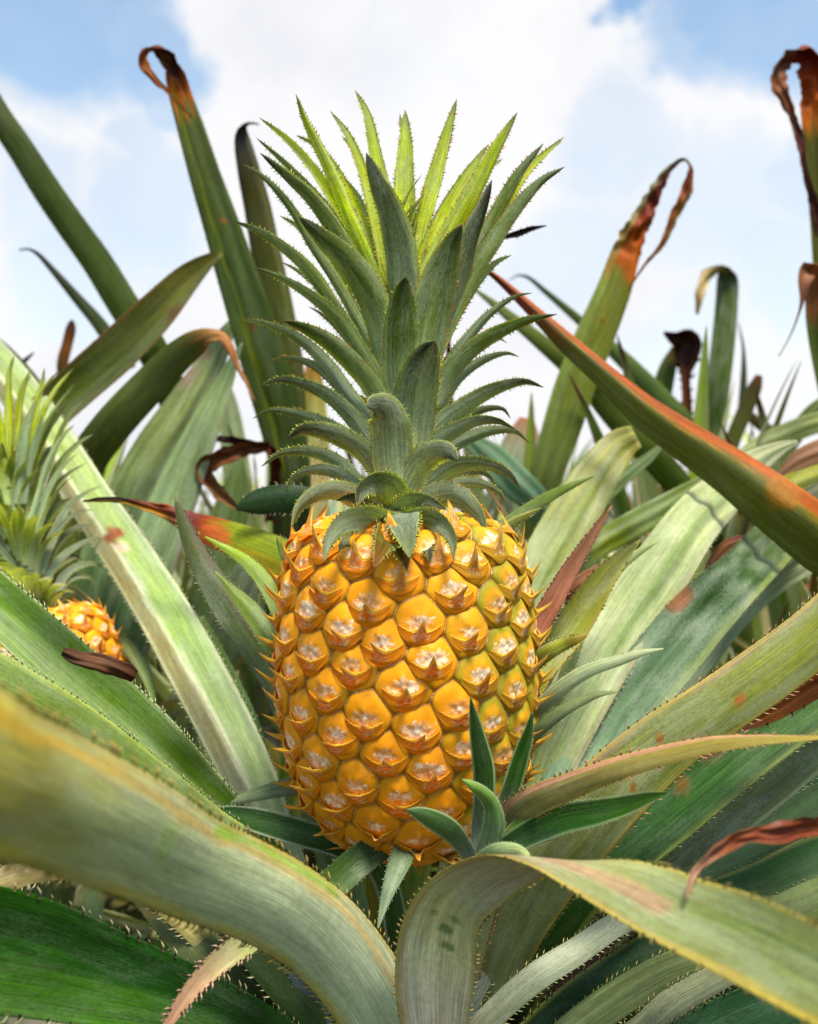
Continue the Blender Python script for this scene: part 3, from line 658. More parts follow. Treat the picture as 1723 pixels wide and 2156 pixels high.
# core the crown leaves clasp
cv = []; cf = []
for i, (yy, rr) in enumerate(((2290, 130), (2200, 128), (2000, 118), (1800, 108), (1600, 92), (1400, 70), (1200, 42), (1080, 14), (1060, 1))):
    x0, y0 = A2D(872, yy)
    for j in range(20):
        a = j*math.tau/20; p = P(x0, y0, DF); q = rr*.4276*U*.82; cv.append((p[0]+q*math.sin(a), p[1]-q*math.cos(a), p[2]))
for i in range(8):
    for j in range(20): cf.append((i*20+j, i*20+(j+1) % 20, (i+1)*20+(j+1) % 20, (i+1)*20+j))
cvn = np.array(cv)
crown = mesh_obj('crown', cv, cf, M_CROWN, pine, np.tile(C('6f8350'), (len(cv), 1)), cvn*np.array((1, 20, 1)), base=PB)
def crown_leaf(pts, w, dzt, dzb, al, stops, droopy=False, bulge=-.16, narrow=False):
    n = len(pts); rows = []
    wl = [.05, .42, .75, .95, 1., 1.02, 1.0, 1.0]
    for i, (x, y) in enumerate(pts):
        u = i/(n-1); X, Y = A2D(x, y); e_ = .55 if droopy else 1.2; dz = (dzt*(1-u)**e_+dzb*(1-(1-u)**e_))*.4276*U
        ws = np.interp(u, (0, .07, .22, .45, .7, 1), (.03, .30, .68, .95, 1.0, .92))*w*.4276
        rows.append((X, Y, DF+dz, ws, al))
    # tighten the profile near the tip with extra samples
    m1, m2 = margins(rows, 46)
    t = np.linspace(0, 1, 46); c = (m1+m2)/2; fac = np.interp(t, (0, .05, .18, .4, .75, 1), (.03, .14, .40, .74, 1., .9) if droopy else ((.03, .16, .42, .74, 1.02, 1.12) if narrow else (.04, .30, .66, .96, 1., .85)))
    cur = np.linalg.norm(m2-m1, axis=1); want = fac*w*(1.18 if narrow else 1)*.4276*U; h = nrm(m2-m1)*want[:, None]/2
    m1, m2 = c-h, c+h
    return sheet('crown_leaf', m1, m2, M_CROWN, crown, PB, stops, bulge=bulge, shape='V' if (droopy or narrow) else 'U', nw=8, teeth=(.0017, .0015 if droopy else .0011), tooth_col=random.choice(['d0cf60', 'c9b65a', 'c9703c', 'd9d88a']), margin='a3ab3a', thick=.0005, tw=.9)
for (pts, w, a, b, al, st) in CROWN:
    mid = pts[len(pts)//2]; drooping = pts[0][1] > mid[1]+20
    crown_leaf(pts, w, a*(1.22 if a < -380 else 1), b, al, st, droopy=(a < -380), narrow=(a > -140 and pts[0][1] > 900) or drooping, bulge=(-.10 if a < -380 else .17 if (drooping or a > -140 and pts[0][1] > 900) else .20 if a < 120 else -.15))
# the side of the crown turned away from the camera
for i in range(22):
    f = i/21; az = R(100+((i*137.5) % 160)); yb = 2230-f*1000
    L = 300+500*f; ri = 90-50*f; e0 = R(15+60*f); dr = R(70-30*f)
    n = 7; c = []; rr, z = ri, 0
    for j in range(n):
        c.append((rr, z)); u = j/(n-1); e = e0+R(35)*(1-u)-dr*u*u; rr += L/(n-1)*math.cos(e); z += L/(n-1)*math.sin(e)
    c = c[::-1]; q = .4276*U; x0 = P(*A2D(875, yb), DF)
    cc = np.array([x0+np.array((r_*q*math.sin(az), -r_*q*math.cos(az), z_*q)) for r_, z_ in c])
    cc, _ = crom(cc, 24); tan = nrm(np.gradient(cc, axis=0)); hor = np.array((math.cos(az), math.sin(az), 0)); ww = (165-55*f)*q*np.interp(np.linspace(0, 1, 24), (0, .05, .2, .45, 1), (.04, .3, .7, 1, 1))
    sheet('crown_leaf', cc-hor*ww[:, None]/2, cc+hor*ww[:, None]/2, M_CROWN, crown, PB, GG if f < .45 else MG, bulge=-.2, nw=4, teeth=(.003, .0012), margin='a3ab3a')

# ------------------------------------------------------------------ ground
gv = [(x, y, 0) for x in (-400, 400) for y in (-60, 1400)]
g = mesh_obj('ground', [(-400, -60, 0), (400, -60, 0), (400, 1400, 0), (-400, 1400, 0)], [(0, 1, 2, 3)], M_SOIL); g['kind'] = 'structure'

# ------------------------------------------------------------------ the plants whose leaves are in the picture
MAIN = Plant(880, 2460, .52, 'pineapple plant in the foreground whose broad grey-green leaves cradle the big central fruit')
LEFT = Plant(92, 2080, .66, 'pineapple plant at the left edge carrying the smaller half-hidden fruit')
BACKL = Plant(560, 1560, .95, 'plant behind the crown at left with a tall leaf ending in a curled rusty tip')
BACKR = Plant(1120, 1560, 1.0, 'plant behind the crown at right with a tall leaf folded over at its brown tip')
RIGHT = Plant(1980, 1900, .62, 'pineapple plant at the right edge sending a long rust-edged leaf across to the crown')
RBACK = Plant(1580, 1400, 1.25, 'pineapple plant further back on the right with a torn brown crumpled leaf end')
W = [(0, 'mid'), (.3, 'pale'), (1, 'waxy')]
T_ = dict(teeth=(.0034, .0018))
# --- main plant, foreground
MAIN.leaf([(-130,1570,.20,330,-8),(0,1640,.215,312,-8),(100,1678,.24,285,-6),(200,1722,.265,262,-4),(300,1768,.295,240),(400,1822,.325,214),(500,1862,.35,200),(590,1905,.37,190),(680,1970,.39,182),(745,2045,.405,176),(795,2125,.42,172),(838,2220,.44,172),(860,2330,.47,150)],
  [(0,'a09848'),(.08,'9ea468'),(.2,'a0ae8a'),(.6,'a8b4a0'),(1,'a8aea8')], bulge=.17, keel=.1, nlen=240, nw=18, teeth=(.0035,.0024), tooth_col='b9a04a', thick=.0022, margin='a89440',
  right=[(-1.1,-.74,'b0a83a',.6),(.55,.84,'c0923a',.45),(.72,1.3,'86ac3a',.85,.33,.5),(.93,1.3,'8f4a20',1,.345,.475)], blot=[(.245,.1,.006,'8ab040',.4)],
  label='broad foreground leaf sweeping from the left edge down under the fruit')
MAIN.leaf([(-120,1985,.33,255),(50,2012,.355,236),(200,2052,.38,196),(330,2088,.40,158),(450,2135,.42,135),(580,2205,.44,120),(720,2330,.47,110)],
  [(0,'3c7a22'),(.25,'2f6a22'),(.6,'2c5a28'),(1,'6f8a68')], bulge=-.10, nlen=150, nw=14, teeth=(.0048,.0024), tooth_col='c9c39a', right=[(-1.1,-.1,'508628',.6),(.1,.8,'1f4a1c',.55)], mat=M_SLIP)
MAIN.leaf([(340,2185,.36,8),(352,2158,.365,20),(425,2060,.385,42),(500,1995,.40,54),(560,1960,.415,60),(640,1925,.44,60)], [(0,'a07c68'),(.3,'a88f78'),(.55,'98a070'),(1,'88a068')], to_base=False, bulge=-.12, nlen=80, teeth=(.003,.0018), tooth_col='c8a090')
MAIN.leaf([(-90,1875,.46,60),(-20,1862,.47,62),(70,1835,.48,50),(170,1830,.49,45),(300,1870,.50,45)], [(0,'tan'),(.4,'a9a070'),(1,'pale')], bulge=.12)
# left, rising
MAIN.leaf([(-140,620,.85,60),(-50,720,.82,78),(30,812,.79,84),(110,925,.76,86),(185,1045,.72,92),(270,1170,.68,100),(345,1290,.645,108),(412,1410,.605,114),(475,1530,.59,114),(530,1645,.575,106),(580,1770,.56,90),(660,1960,.54,80)],
  [(0,'8ea660'),(.3,'98ac6c'),(.62,'8aa864'),(.8,'9fb088'),(1,'a5b094')], bulge=.16, shape='V', keel=-.3, nlen=170, nw=16, teeth=(.0034,.0016), tooth_col='cfd0a8', margin='cfcfa0', right=[(-1.1,-.3,'a09874',.85),(-.4,-.16,'dcdcb0',.7),(.7,1.1,'93a898',.5)], blot=[(.435,-.05,.008,'8a4a2a',1),(.455,.0,.005,'d0a890',1)],  # tan underside strip, the shade of that side put into its colour too
  label='long pale ridged leaf slanting from the upper left to the foot of the fruit')
MAIN.leaf([(-130,1160,.44,104),(-40,1240,.44,110),(60,1328,.445,116),(150,1412,.455,124),(250,1497,.465,126),(340,1580,.475,116),(420,1658,.49,96),(500,1740,.50,80),(640,1900,.51,70)],
  [(0,'86a856'),(.5,'7ea04e'),(1,'90a47c')], bulge=-.15, shape='V', keel=0, nlen=150, nw=16, teeth=(.0028,.0014), tooth_col='cfd59a', margin='c5cc8c', right=[(0.02,1.1,'6f9c2e',.75),(-1.1,-.02,'93ab78',.6)])
MAIN.leaf([(-120,1405,.38,140),(-40,1440,.385,150),(60,1492,.395,140),(150,1542,.41,128),(250,1605,.425,112),(350,1672,.44,92),(440,1735,.46,76),(560,1830,.48,70)],
  [(0,'7f9c4c'),(.5,'86a060'),(1,'95a488')], bulge=.13, nlen=150, nw=14, teeth=(.0024,.0015), tooth_col='d6d9a0', margin='a8b44a')
MAIN.leaf([(369,1046,.55,4,20),(380,1080,.55,22,20),(402,1140,.55,40,20),(438,1210,.548,56,15),(482,1280,.545,66),(530,1350,.54,68),(590,1450,.535,66)],
  [(0,'7f8a58'),(.4,'75905a'),(1,'7c9470')], bulge=.12, shape='V', nlen=90, teeth=(.003,.0014), tooth_col='b9a89a', right=[(.25,1.1,'8a7c78',.6)])
MAIN.leaf([(432,1130,.535,3),(470,1152,.535,15),(516,1180,.53,26),(556,1222,.525,34),(590,1290,.52,36),(640,1400,.52,36)], [(0,'lime'),(.3,'8aa860'),(1,'7d9c78')], bulge=.12, shape='V', teeth=(.0025,.001))
MAIN.leaf([(453,1203,.53,3),(486,1240,.53,22),(525,1282,.525,40),(566,1335,.52,50),(620,1420,.52,50)], [(0,'8aa04c'),(.3,'6f9450'),(1,'6c9070')], bulge=.12, shape='V', teeth=(.0025,.001))
MAIN.leaf([(582,1130,.50,2),(590,1155,.50,10),(602,1185,.50,13),(625,1240,.51,14)], [(0,'6f9444'),(1,'6f9444')], to_base=False, bulge=.12, teeth=None, nlen=24)
MAIN.leaf([(437,1706,.47,6),(480,1712,.47,30),(545,1728,.475,50),(630,1752,.48,56),(720,1782,.485,50),(800,1830,.49,50)], [(0,'3f7030'),(.5,'3a6428'),(1,'5c7a50')], bulge=-.12, shape='V', keel=.2, mat=M_SLIP, teeth=(.002,.0008), tooth_col='c9cfae', margin='b5bfa0')
MAIN.leaf([(452,1694,.50,3),(500,1684,.50,18),(560,1668,.50,30),(625,1655,.505,38),(700,1652,.51,40)], [(0,'7d9470'),(1,'7d9470')], to_base=False, bulge=.14, teeth=(.0022,.001), tooth_col='c5ccb0')
MAIN.leaf([(655,1895,.44,60),(700,1862,.445,66),(745,1822,.45,66),(800,1780,.46,60),(850,1740,.48,50)], [(0,'5f8040'),(.5,'4c7034'),(1,'4c7038')], to_base=False, bulge=-.10, mat=M_SLIP, teeth=(.0035,.001), tooth_col='c5ccb0')
MAIN.leaf([(796,1955,.425,3),(806,1915,.43,16),(822,1865,.435,32),(842,1815,.445,46),(860,1770,.46,46)], [(0,'7c9478'),(1,'6c8a68')], to_base=False, bulge=-.15, teeth=(.002,.0008), tooth_col='c5ccb0')
# foreground right: the leaf that folds over and shows its other face (two margins given)
def two_margins(A_, B_, n=260):
    a, _ = crom([P(*p) for p in A_], n); b, _ = crom([P(*p) for p in B_], n); return a, b
mA = [(2150,2330,.17),(2000,2320,.19),(1860,2240,.215),(1723,2165,.235),(1600,2100,.255),(1480,2035,.275),(1370,1975,.29),(1270,1915,.305),(1190,1865,.32),(1110,1820,.335),(1030,1800,.35),(950,1822,.365),(885,1875,.38),(845,1950,.395),(832,2060,.41),(850,2180,.425),(870,2330,.45)]
mB = [(2160,2310,.17),(2010,2130,.20),(1860,2010,.235),(1723,1945,.255),(1600,1890,.275),(1490,1858,.295),(1400,1825,.31),(1310,1811,.325),(1230,1815,.34),(1165,1838,.352),(1110,1868,.36),(1060,1902,.365),(1020,1935,.37),(1005,1975,.38),(1000,2050,.40),(985,2160,.42),(980,2320,.45)]
a_, b_ = two_margins(mA, mB)
sheet('leaf', a_, b_, M_LEAF, MAIN.o, MAIN.base, [(0,'7c8c58'),(.25,'85965f'),(.42,'94a070'),(.5,'a09c84'),(.56,'a39c90'),(.64,'a8ac88'),(.74,'c0c2b2'),(.86,'c2b8ba'),(1,'b4aeb6')], bulge=(-.05,-.08,-.10,.05,.16,.15,.12), nlen=260, nw=18, teeth=(.0036,.0015), tooth_col='94884c', thick=.0020, margin='b09c40',
  right=[(-1.1,-.74,'b09038',.45),(.1,.45,'5a8438',.4,.02,.38),(-.35,.25,'b58084',.45,.36,.5)], blot=[(.69,.1,.0035,'5c7e34',.9),(.665,.3,.0025,'5c7e34',.8),(.72,.3,.003,'5c7e34',.8),(.67,-.3,.002,'5c7e34',.7)],
  label='leaf that rises below the fruit, folds over and runs out to the lower right')
# right foreground arching leaf with pink margin
MAIN.leaf([(1800,1540,.34,14,65),(1723,1552,.345,18,60),(1600,1558,.355,30,45),(1500,1568,.365,40,35),(1400,1590,.375,46,25),(1300,1618,.385,50,15),(1200,1655,.40,56,5),(1120,1690,.415,64),(1075,1730,.43,64),(1045,1800,.45,60)],
  [(0,'a09448'),(.3,'989058'),(.6,'8f986c'),(1,'8a987c')], bulge=.15, nlen=150, nw=12, teeth=(.0027,.0015), tooth_col='c98878', right=[(-1.1,-.5,'c08a84',.7)], margin='b0983c', blot=[(.62,-.2,.002,'5c7e34',.8),(.66,.3,.002,'5c7e34',.8)])
MAIN.leaf([(1840,1215,.44,105),(1723,1332,.44,120),(1620,1412,.44,124),(1510,1490,.44,126),(1400,1565,.44,134),(1310,1645,.44,150),(1230,1730,.445,158),(1150,1830,.455,150),(1060,1990,.475,130)],
  [(0,'8a9440'),(.3,'7f8c44'),(.55,'7f8e5c'),(1,'8a9682')], bulge=.14, nlen=160, nw=14, teeth=(.0032,.0017), tooth_col='b98a70', margin='b0983c', right=[(-1.1,-.78,'a88c90',.5)], blot=[(.2,.2,.002,'a05020',.9),(.3,-.2,.0015,'a05020',.9),(.36,.3,.0013,'a05020',.8)])
MAIN.leaf([(1820,1370,.50,120),(1723,1450,.495,140),(1610,1535,.49,140),(1515,1610,.485,140),(1420,1690,.48,140),(1320,1775,.475,135),(1200,1890,.48,120)],
  [(0,'4f7c34'),(.4,'356a24'),(.75,'355a1e'),(1,'6c8058')], bulge=-.10, nlen=140, nw=12, teeth=(.0032,.0013), tooth_col='c5c59a', mat=M_SLIP, margin='8a9440', blot=[(.25,-.6,.008,'6b4a23',.9),(.32,-.2,.004,'7d5a23',.8)])
MAIN.leaf([(1800,1402,.462,46),(1723,1440,.463,52),(1660,1480,.465,44),(1600,1515,.468,30),(1553,1538,.47,6)][::-1], [(0,'dkbrown'),(.3,'8a5a34'),(.7,'7d4a28'),(1,'6b3a20')], to_base=False, bulge=-.2, shape='W', teeth=(.004,.0016), tooth_col='tan')
MAIN.leaf([(1820,1500,.52,90),(1723,1565,.515,95),(1640,1635,.51,92),(1560,1702,.505,90),(1480,1768,.50,88),(1400,1835,.50,85),(1300,1930,.50,80)],
  [(0,'7d8a60'),(.5,'6f7c50'),(1,'7c8868')], bulge=.13, nlen=120, teeth=(.0034,.0013), tooth_col='cfd0b0', margin='b5b890')
RIGHT.leaf([(1130,1950,.505,30),(1300,1880,.51,50),(1430,1840,.52,70),(1560,1790,.53,84),(1660,1740,.54,90),(1760,1690,.55,90)], [(0,'5c7a60'),(.5,'5f8058'),(1,'6c8a68')], bulge=-.1, teeth=(.0034,.0013), tooth_col='c5ccb0')
RIGHT.leaf([(1200,2000,.50,30),(1350,1950,.505,55),(1480,1905,.51,80),(1600,1865,.52,92),(1760,1800,.53,96)], [(0,'4c7048'),(.5,'447040'),(1,'5c8050')], bulge=-.1, teeth=(.0034,.0013), tooth_col='b9b070', margin='a8a058')
RIGHT.leaf([(1330,2030,.49,20),(1500,1985,.49,50),(1620,1935,.49,70),(1760,1880,.50,80)], [(0,'6c8050'),(1,'6c8050')], bulge=.1, teeth=(.0034,.0013), tooth_col='b9b070')
RIGHT.leaf([(1447,1895,.292,3,0),(1452,1868,.293,12,20),(1462,1840,.295,20,40),(1490,1810,.30,26,45),(1535,1778,.305,32,40),(1610,1757,.31,36,30),(1723,1742,.315,44,15),(1860,1740,.32,60)],
  [(0,'b59080'),(.12,'9c7a68'),(.3,'8a5034'),(.6,'7d3c20'),(.85,'8a4a28'),(1,'9c6a38')], bulge=-.25, shape='W', teeth=None, thick=.0008, crump=1.1, nlen=120, label='dried reddish-brown leaf tip drooping in from the right edge', to_base=False)
# fan at the bottom right
for (pts, st, kw) in [
  ([(1330,1815,.50,50),(1200,1850,.495,70),(1115,1895,.49,78),(1050,1965,.485,84),(990,2060,.48,86),(945,2160,.48,88)], [(0,'7c8a80'),(.5,'76827c'),(1,'7a8280')], dict(bulge=.14, blot=[(.55,0.,.006,'9c5a40',.7)])),
  ([(1420,1840,.51,50),(1300,1870,.505,64),(1205,1925,.50,70),(1130,1992,.495,74),(1060,2080,.49,72),(1005,2170,.49,70)], [(0,'3c6034'),(.5,'2f5424'),(1,'3c5c30')], dict(bulge=-.12, mat=M_SLIP, margin='8a8a40')),
  ([(1420,1895,.48,40),(1301,1945,.465,48),(1211,2005,.452,54),(1136,2052,.445,56),(1061,2115,.442,54),(1000,2180,.445,52)], [(0,'8a9480'),(1,'8c9684')], dict(bulge=.14)),
  ([(1380,1925,.50,22),(1326,1955,.50,28),(1241,2035,.495,30),(1171,2095,.49,30),(1110,2170,.49,30)], [(0,'8f7468'),(1,'84685c')], dict(bulge=.1)),
  ([(1560,1935,.47,60),(1400,1995,.47,84),(1290,2062,.47,90),(1190,2135,.47,90),(1110,2210,.47,88)], [(0,'34602c'),(.5,'2c5022'),(1,'34552c')], dict(bulge=-.12, mat=M_SLIP, margin='8a8a40')),
  ([(1600,2000,.45,50),(1440,2030,.455,66),(1335,2082,.46,72),(1235,2150,.46,72),(1150,2220,.46,70)], [(0,'6c8058'),(1,'6c7c60')], dict(bulge=.12)),
  ([(1640,2000,.42,40),(1511,2058,.43,52),(1411,2118,.44,60),(1340,2180,.45,60)], [(0,'949c80'),(1,'8a9480')], dict(bulge=.12)),
  ([(1850,2060,.40,90),(1700,2105,.41,120),(1560,2160,.42,130),(1430,2230,.43,130)], [(0,'3c6a48'),(1,'3c6044')], dict(bulge=-.12, mat=M_SLIP)),
  ([(1750,1960,.50,90),(1650,2010,.50,110),(1500,2090,.50,110),(1350,2190,.50,110)], [(0,'4c6c3c'),(1,'3c6030')], dict(bulge=-.12))]:
    kw.setdefault('teeth', (.0032, .0015)); kw.setdefault('tooth_col', 'b0a860')
    MAIN.leaf(pts, st, nlen=90, **kw)
# stalk-side leaves, bottom left of centre
for (pts, st, kw) in [
  ([(300,1870,.52,60),(390,1960,.51,90),(470,2040,.50,100),(560,2120,.50,100)], [(0,'7c8a60'),(.5,'34501c'),(1,'34502c')], dict(bulge=.1)),
  ([(430,1900,.50,30),(520,1990,.49,60),(600,2080,.485,70),(680,2180,.48,80)], [(0,'3c5a28'),(1,'2f4a24')], dict(bulge=.1)),
  ([(560,1900,.50,50),(620,2000,.49,70),(680,2110,.485,70),(740,2220,.48,70)], [(0,'5c7080'),(1,'5c6c78')], dict(bulge=.1))]:
    MAIN.leaf(pts, st, **kw)
# right, pale leaves behind the fruit
MAIN.leaf([(1680,930,.72,8),(1640,945,.715,30),(1590,975,.71,60),(1525,1035,.69,92),(1452,1112,.625,112),(1390,1202,.61,126),(1325,1295,.60,128),(1265,1390,.585,128),(1200,1505,.57,128),(1140,1630,.56,120),(1060,1800,.54,110)],
  [(0,'a5a88c'),(.15,'a0ac80'),(.4,'9caa7c'),(.7,'9fac88'),(1,'9ca890')], bulge=.12, shape='W', nlen=150, nw=14, teeth=(.0034,.0012), tooth_col='c5ccb0', right=[(-.1,.4,'6f9440',.5),(.8,1.1,'b0a49c',.4)])
MAIN.leaf([(1800,1000,.69,20),(1740,1040,.685,60),(1690,1080,.68,84),(1630,1140,.66,100),(1560,1212,.605,108),(1475,1295,.595,128),(1400,1385,.585,134),(1330,1475,.575,134),(1262,1570,.565,134),(1190,1690,.55,128)],
  [(0,'8c8a74'),(.15,'4f6a38'),(.35,'3f6a2c'),(.6,'7a9c80'),(.85,'9ab09a'),(1,'8ca490')], bulge=-.12, shape='W', nlen=150, nw=14, teeth=(.0034,.0012), tooth_col='b58f88', right=[(.7,1.1,'8c9c5c',.5)], blot=[(.38,-.95,.009,'8a5a34',1)])
MAIN.leaf([(1349,1136,.55,3),(1318,1165,.55,26),(1277,1210,.548,50),(1237,1268,.545,68),(1198,1328,.54,74),(1158,1372,.535,74),(1110,1450,.53,70)], [(0,'7d8430'),(.3,'98a040'),(.7,'8ea048'),(1,'8c9c58')], bulge=-.1, teeth=(.003,.0013), tooth_col='b5863c', margin='a88c3c', nlen=80)
MAIN.leaf([(1289,1064,.54,3),(1270,1090,.54,12),(1245,1130,.538,22),(1200,1200,.535,36),(1162,1268,.53,44),(1134,1315,.528,46),(1090,1400,.52,44)], [(0,'8a6a50'),(.3,'a4685c'),(.6,'9c6a5c'),(1,'8a8a50')], bulge=-.16, shape='V', teeth=(.0028,.0013), tooth_col='c9a890', nlen=80, label='narrow pink-flushed leaf beside the upper right of the fruit')
MAIN.leaf([(1386,1140,.57,3),(1350,1160,.57,14),(1300,1200,.57,22),(1240,1290,.57,26)], [(0,'9cae70'),(1,'8ca470')], bulge=.1, teeth=(.0028,.001))
MAIN.leaf([(1237,1338,.475,3),(1215,1346,.475,18),(1190,1355,.478,27),(1155,1372,.48,34),(1110,1410,.49,34)], [(0,'9c7a3c'),(.3,'98a040'),(1,'98a040')], bulge=.14, teeth=(.0022,.0012), tooth_col='c9b060', to_base=False)
MAIN.leaf([(1397,1366,.47,3),(1355,1374,.47,14),(1311,1388,.472,22),(1236,1413,.475,30),(1171,1458,.48,34),(1110,1520,.49,34)], [(0,'a5b08c'),(1,'8fa488')], bulge=.16, teeth=(.0016,.0009), tooth_col='c9cf9c', margin='c5cc94', to_base=False)
MAIN.leaf([(1300,1457,.465,3),(1265,1461,.465,12),(1236,1471,.467,18),(1186,1496,.47,26),(1140,1532,.475,28),(1090,1580,.485,28)], [(0,'8c9c60'),(1,'6f8c70')], bulge=.16, teeth=(.0016,.0009), tooth_col='c9cf9c', to_base=False)
MAIN.leaf([(1251,1002,.535,3),(1205,1022,.535,14),(1158,1045,.535,23),(1099,1082,.535,29),(1055,1114,.535,32),(1000,1160,.53,32)], [(0,'7c9438'),(1,'7c9c50')], bulge=.14, teeth=(.002,.0009), to_base=False)
MAIN.leaf([(1140,1070,.53,3),(1110,1083,.53,12),(1079,1098,.53,17),(1030,1135,.53,18)], [(0,'8a9438'),(1,'8a9c50')], bulge=.14, teeth=(.002,.0009), to_base=False)
MAIN.leaf([(175,1055,.62,4),(215,1052,.62,11),(254,1053,.62,13),(300,1063,.62,18),(350,1078,.62,30),(410,1105,.62,52),(490,1135,.61,72),(570,1168,.60,86),(650,1215,.59,90),(740,1400,.57,90)],
  [(0,'2f1a12'),(2.5,'3a2016'),(3.4,'a0583c'),(4.6,'8a3c28'),(5.4,'a0502c'),(6.0,'8fa038'),(9,'7f9c4c')], ix=True, crump=4.5, bulge=.10, nlen=140, nw=14, teeth=(.004,.001), right=[(-1.1,-.1,'c9a83a',.35)], blot=[(5.6,-.5,.012,'c8602c',.8),(4.6,.0,.012,'5c2830',.5)], label='leaf behind the fruit whose end has dried to dark red-brown')
MAIN.leaf([(498,1074,.60,4),(512,1066,.60,26),(540,1058,.60,52),(590,1050,.60,60),(650,1055,.60,60)], [(0,'2f5a20'),(1,'2f5a24')], to_base=False, bulge=.12, mat=M_SLIP, nlen=40)
MAIN.leaf([(1340,918,.70,50),(1310,935,.70,70),(1270,982,.69,88),(1220,1062,.675,104),(1170,1152,.66,112),(1120,1252,.64,114),(1070,1360,.62,110)], [(0,'98984c'),(.3,'86985a'),(.6,'94a070'),(1,'98a880')], bulge=.1, shape='W', nw=12, nlen=110, teeth=(.004,.001), right=[(-.2,.3,'7f9a48',.4)])
# --- left plant
LEFT.leaf([(-90,80,.88,44),(-10,232,.885,52),(45,315,.89,56),(100,402,.895,60),(150,475,.90,62),(205,552,.905,64),(262,645,.91,66),(320,735,.92,66),(370,850,.94,66),(400,1000,.96,66)], [(0,'4c5c1c'),(.5,'56701f'),(1,'4c6428')], to_base=False, bulge=.12, teeth=(.004,.0012))
LEFT.leaf([(40,526,1.0,3),(62,525,1.0,5),(80,535,1.0,9),(110,567,1.0,14),(160,625,1.0,22),(215,690,1.0,30),(270,780,1.0,36)], [(0,'2a2220'),(.12,'1c2010'),(.5,'3f5020'),(1,'4c6028')], to_base=False, bulge=.12, teeth=None)
LEFT.leaf([(468,533,.80,8),(445,545,.80,26),(400,580,.80,54),(330,655,.795,80),(250,735,.79,90),(160,815,.785,88),(80,890,.78,84),(10,970,.78,84),(-40,1100,.80,84)], [(0,'8a8a48'),(.15,'6c7a38'),(.5,'66801f'),(.8,'5f7838'),(1,'5c7440')], bulge=-.10, shape='V', nw=14, nlen=110, teeth=(.005,.001), margin='7d5a34', right=[(-1.1,-.6,'6c5a38',.4),(.4,1.1,'7c8c68',.5)], blot=[(.1,.95,.008,'6b4a30',.8),(.3,.98,.008,'6b4a30',.8)])
LEFT.leaf([(540,850,.74,3),(522,812,.74,7),(500,770,.745,11),(485,735,.75,18),(470,710,.755,24,30),(440,708,.76,36,20),(412,722,.765,54),(370,755,.77,66),(318,808,.775,74),(238,895,.78,80),(180,975,.79,80),(130,1080,.80,80)], [(0,'8a6a48'),(3,'9c6a44'),(5,'a07a50'),(5.8,'7b6038'),(6.4,'68783a'),(9,'66783a'),(11,'66783a')], ix=True, crump=5.2, bulge=.13, nw=12, nlen=140, teeth=None, label='dark leaf whose brown end bends over and hangs as a thread')
LEFT.leaf([(-60,700,.95,20),(-20,716,.95,28),(40,775,.95,36),(95,850,.95,38),(150,960,.95,38)], [(0,'56601c'),(1,'566828')], to_base=False, bulge=.12, teeth=None)
LEFT.leaf([(152,674,1.05,8),(150,690,1.05,20),(142,725,1.05,22),(132,770,1.05,24),(150,860,1.05,24)], [(0,'2a1a12'),(.3,'8a5a38'),(.6,'4c4c28'),(1,'4c5c28')], to_base=False, bulge=.2, teeth=None, nlen=30)
LEFT.leaf([(72,742,1.0,3),(40,770,1.0,14),(0,800,1.0,22),(-60,850,1.0,30)], [(0,'34502c'),(1,'4c6838')], to_base=False, bulge=.12, teeth=None, nlen=30)
for i, (a, b) in enumerate([((250,1350),(330,1500)),((290,1390),(320,1560)),((330,1500),(420,1480)),((350,1560),(470,1400))]):
    LEFT.leaf([(b[0],b[1],.62,4),((a[0]+b[0])/2+14,(a[1]+b[1])/2-8,.64,20),(a[0],a[1],.68,28),(a[0]-60,a[1]+100,.75,30)], [(0,'8aa45c'),(1,'6f8c5c')], to_base=False, bulge=.15, teeth=(.003,.001))
# --- plant behind left
BACKL.leaf([(404,248,.795,3),(385,226,.79,6),(352,192,.785,10),(325,165,.785,16),(305,138,.785,22,10),(303,115,.785,22,30),(318,104,.79,20,60),(342,108,.80,36,40),(362,140,.805,44,25),(380,200,.81,48),(405,280,.81,58),(432,370,.81,66),(465,470,.81,76),(500,580,.81,86),(535,690,.81,94),(568,800,.81,98),(600,920,.815,92),(615,1030,.82,80)],
  [(0,'a8683a'),(3,'9c5424'),(5,'8a4418'),(7,'4c2414'),(8,'6b2c12'),(8.8,'b0601c'),(9.1,'b8701c'),(9.5,'5f701f'),(13,'4c641c'),(16,'4a5f22'),(18,'7c8878')], ix=True, crump=9, bulge=.10, shape='W', nlen=230, nw=14, teeth=(.004,.0011), tooth_col='8a7a40', right=[(-.5,-.25,'8a9a30',.5),(.3,.6,'35501a',.5)], blot=[(8.2,.1,.005,'3a1a10',.9),(12,.2,.002,'a0501c',1),(14,0,.0025,'6b3a20',1)],
  label='tall dark leaf with a looped rusty tip')
BACKL.leaf([(546,262,.85,3),(530,259,.85,5),(516,264,.855,10),(510,282,.86,28),(522,350,.86,46),(541,430,.865,56),(560,530,.87,62),(582,640,.875,68),(604,770,.88,70),(612,900,.89,66),(610,1020,.90,60)],
  [(0,'20242c'),(.06,'282820'),(.12,'5c5c2c'),(.3,'626e2a'),(.7,'566a28'),(1,'4f6030')], bulge=.12, nlen=110, nw=10, teeth=(.004,.001), right=[(.4,.9,'8a8a64',.3)], blot=[(.42,0,.002,'b0601c',1),(.52,.1,.003,'8a3a18',1)])
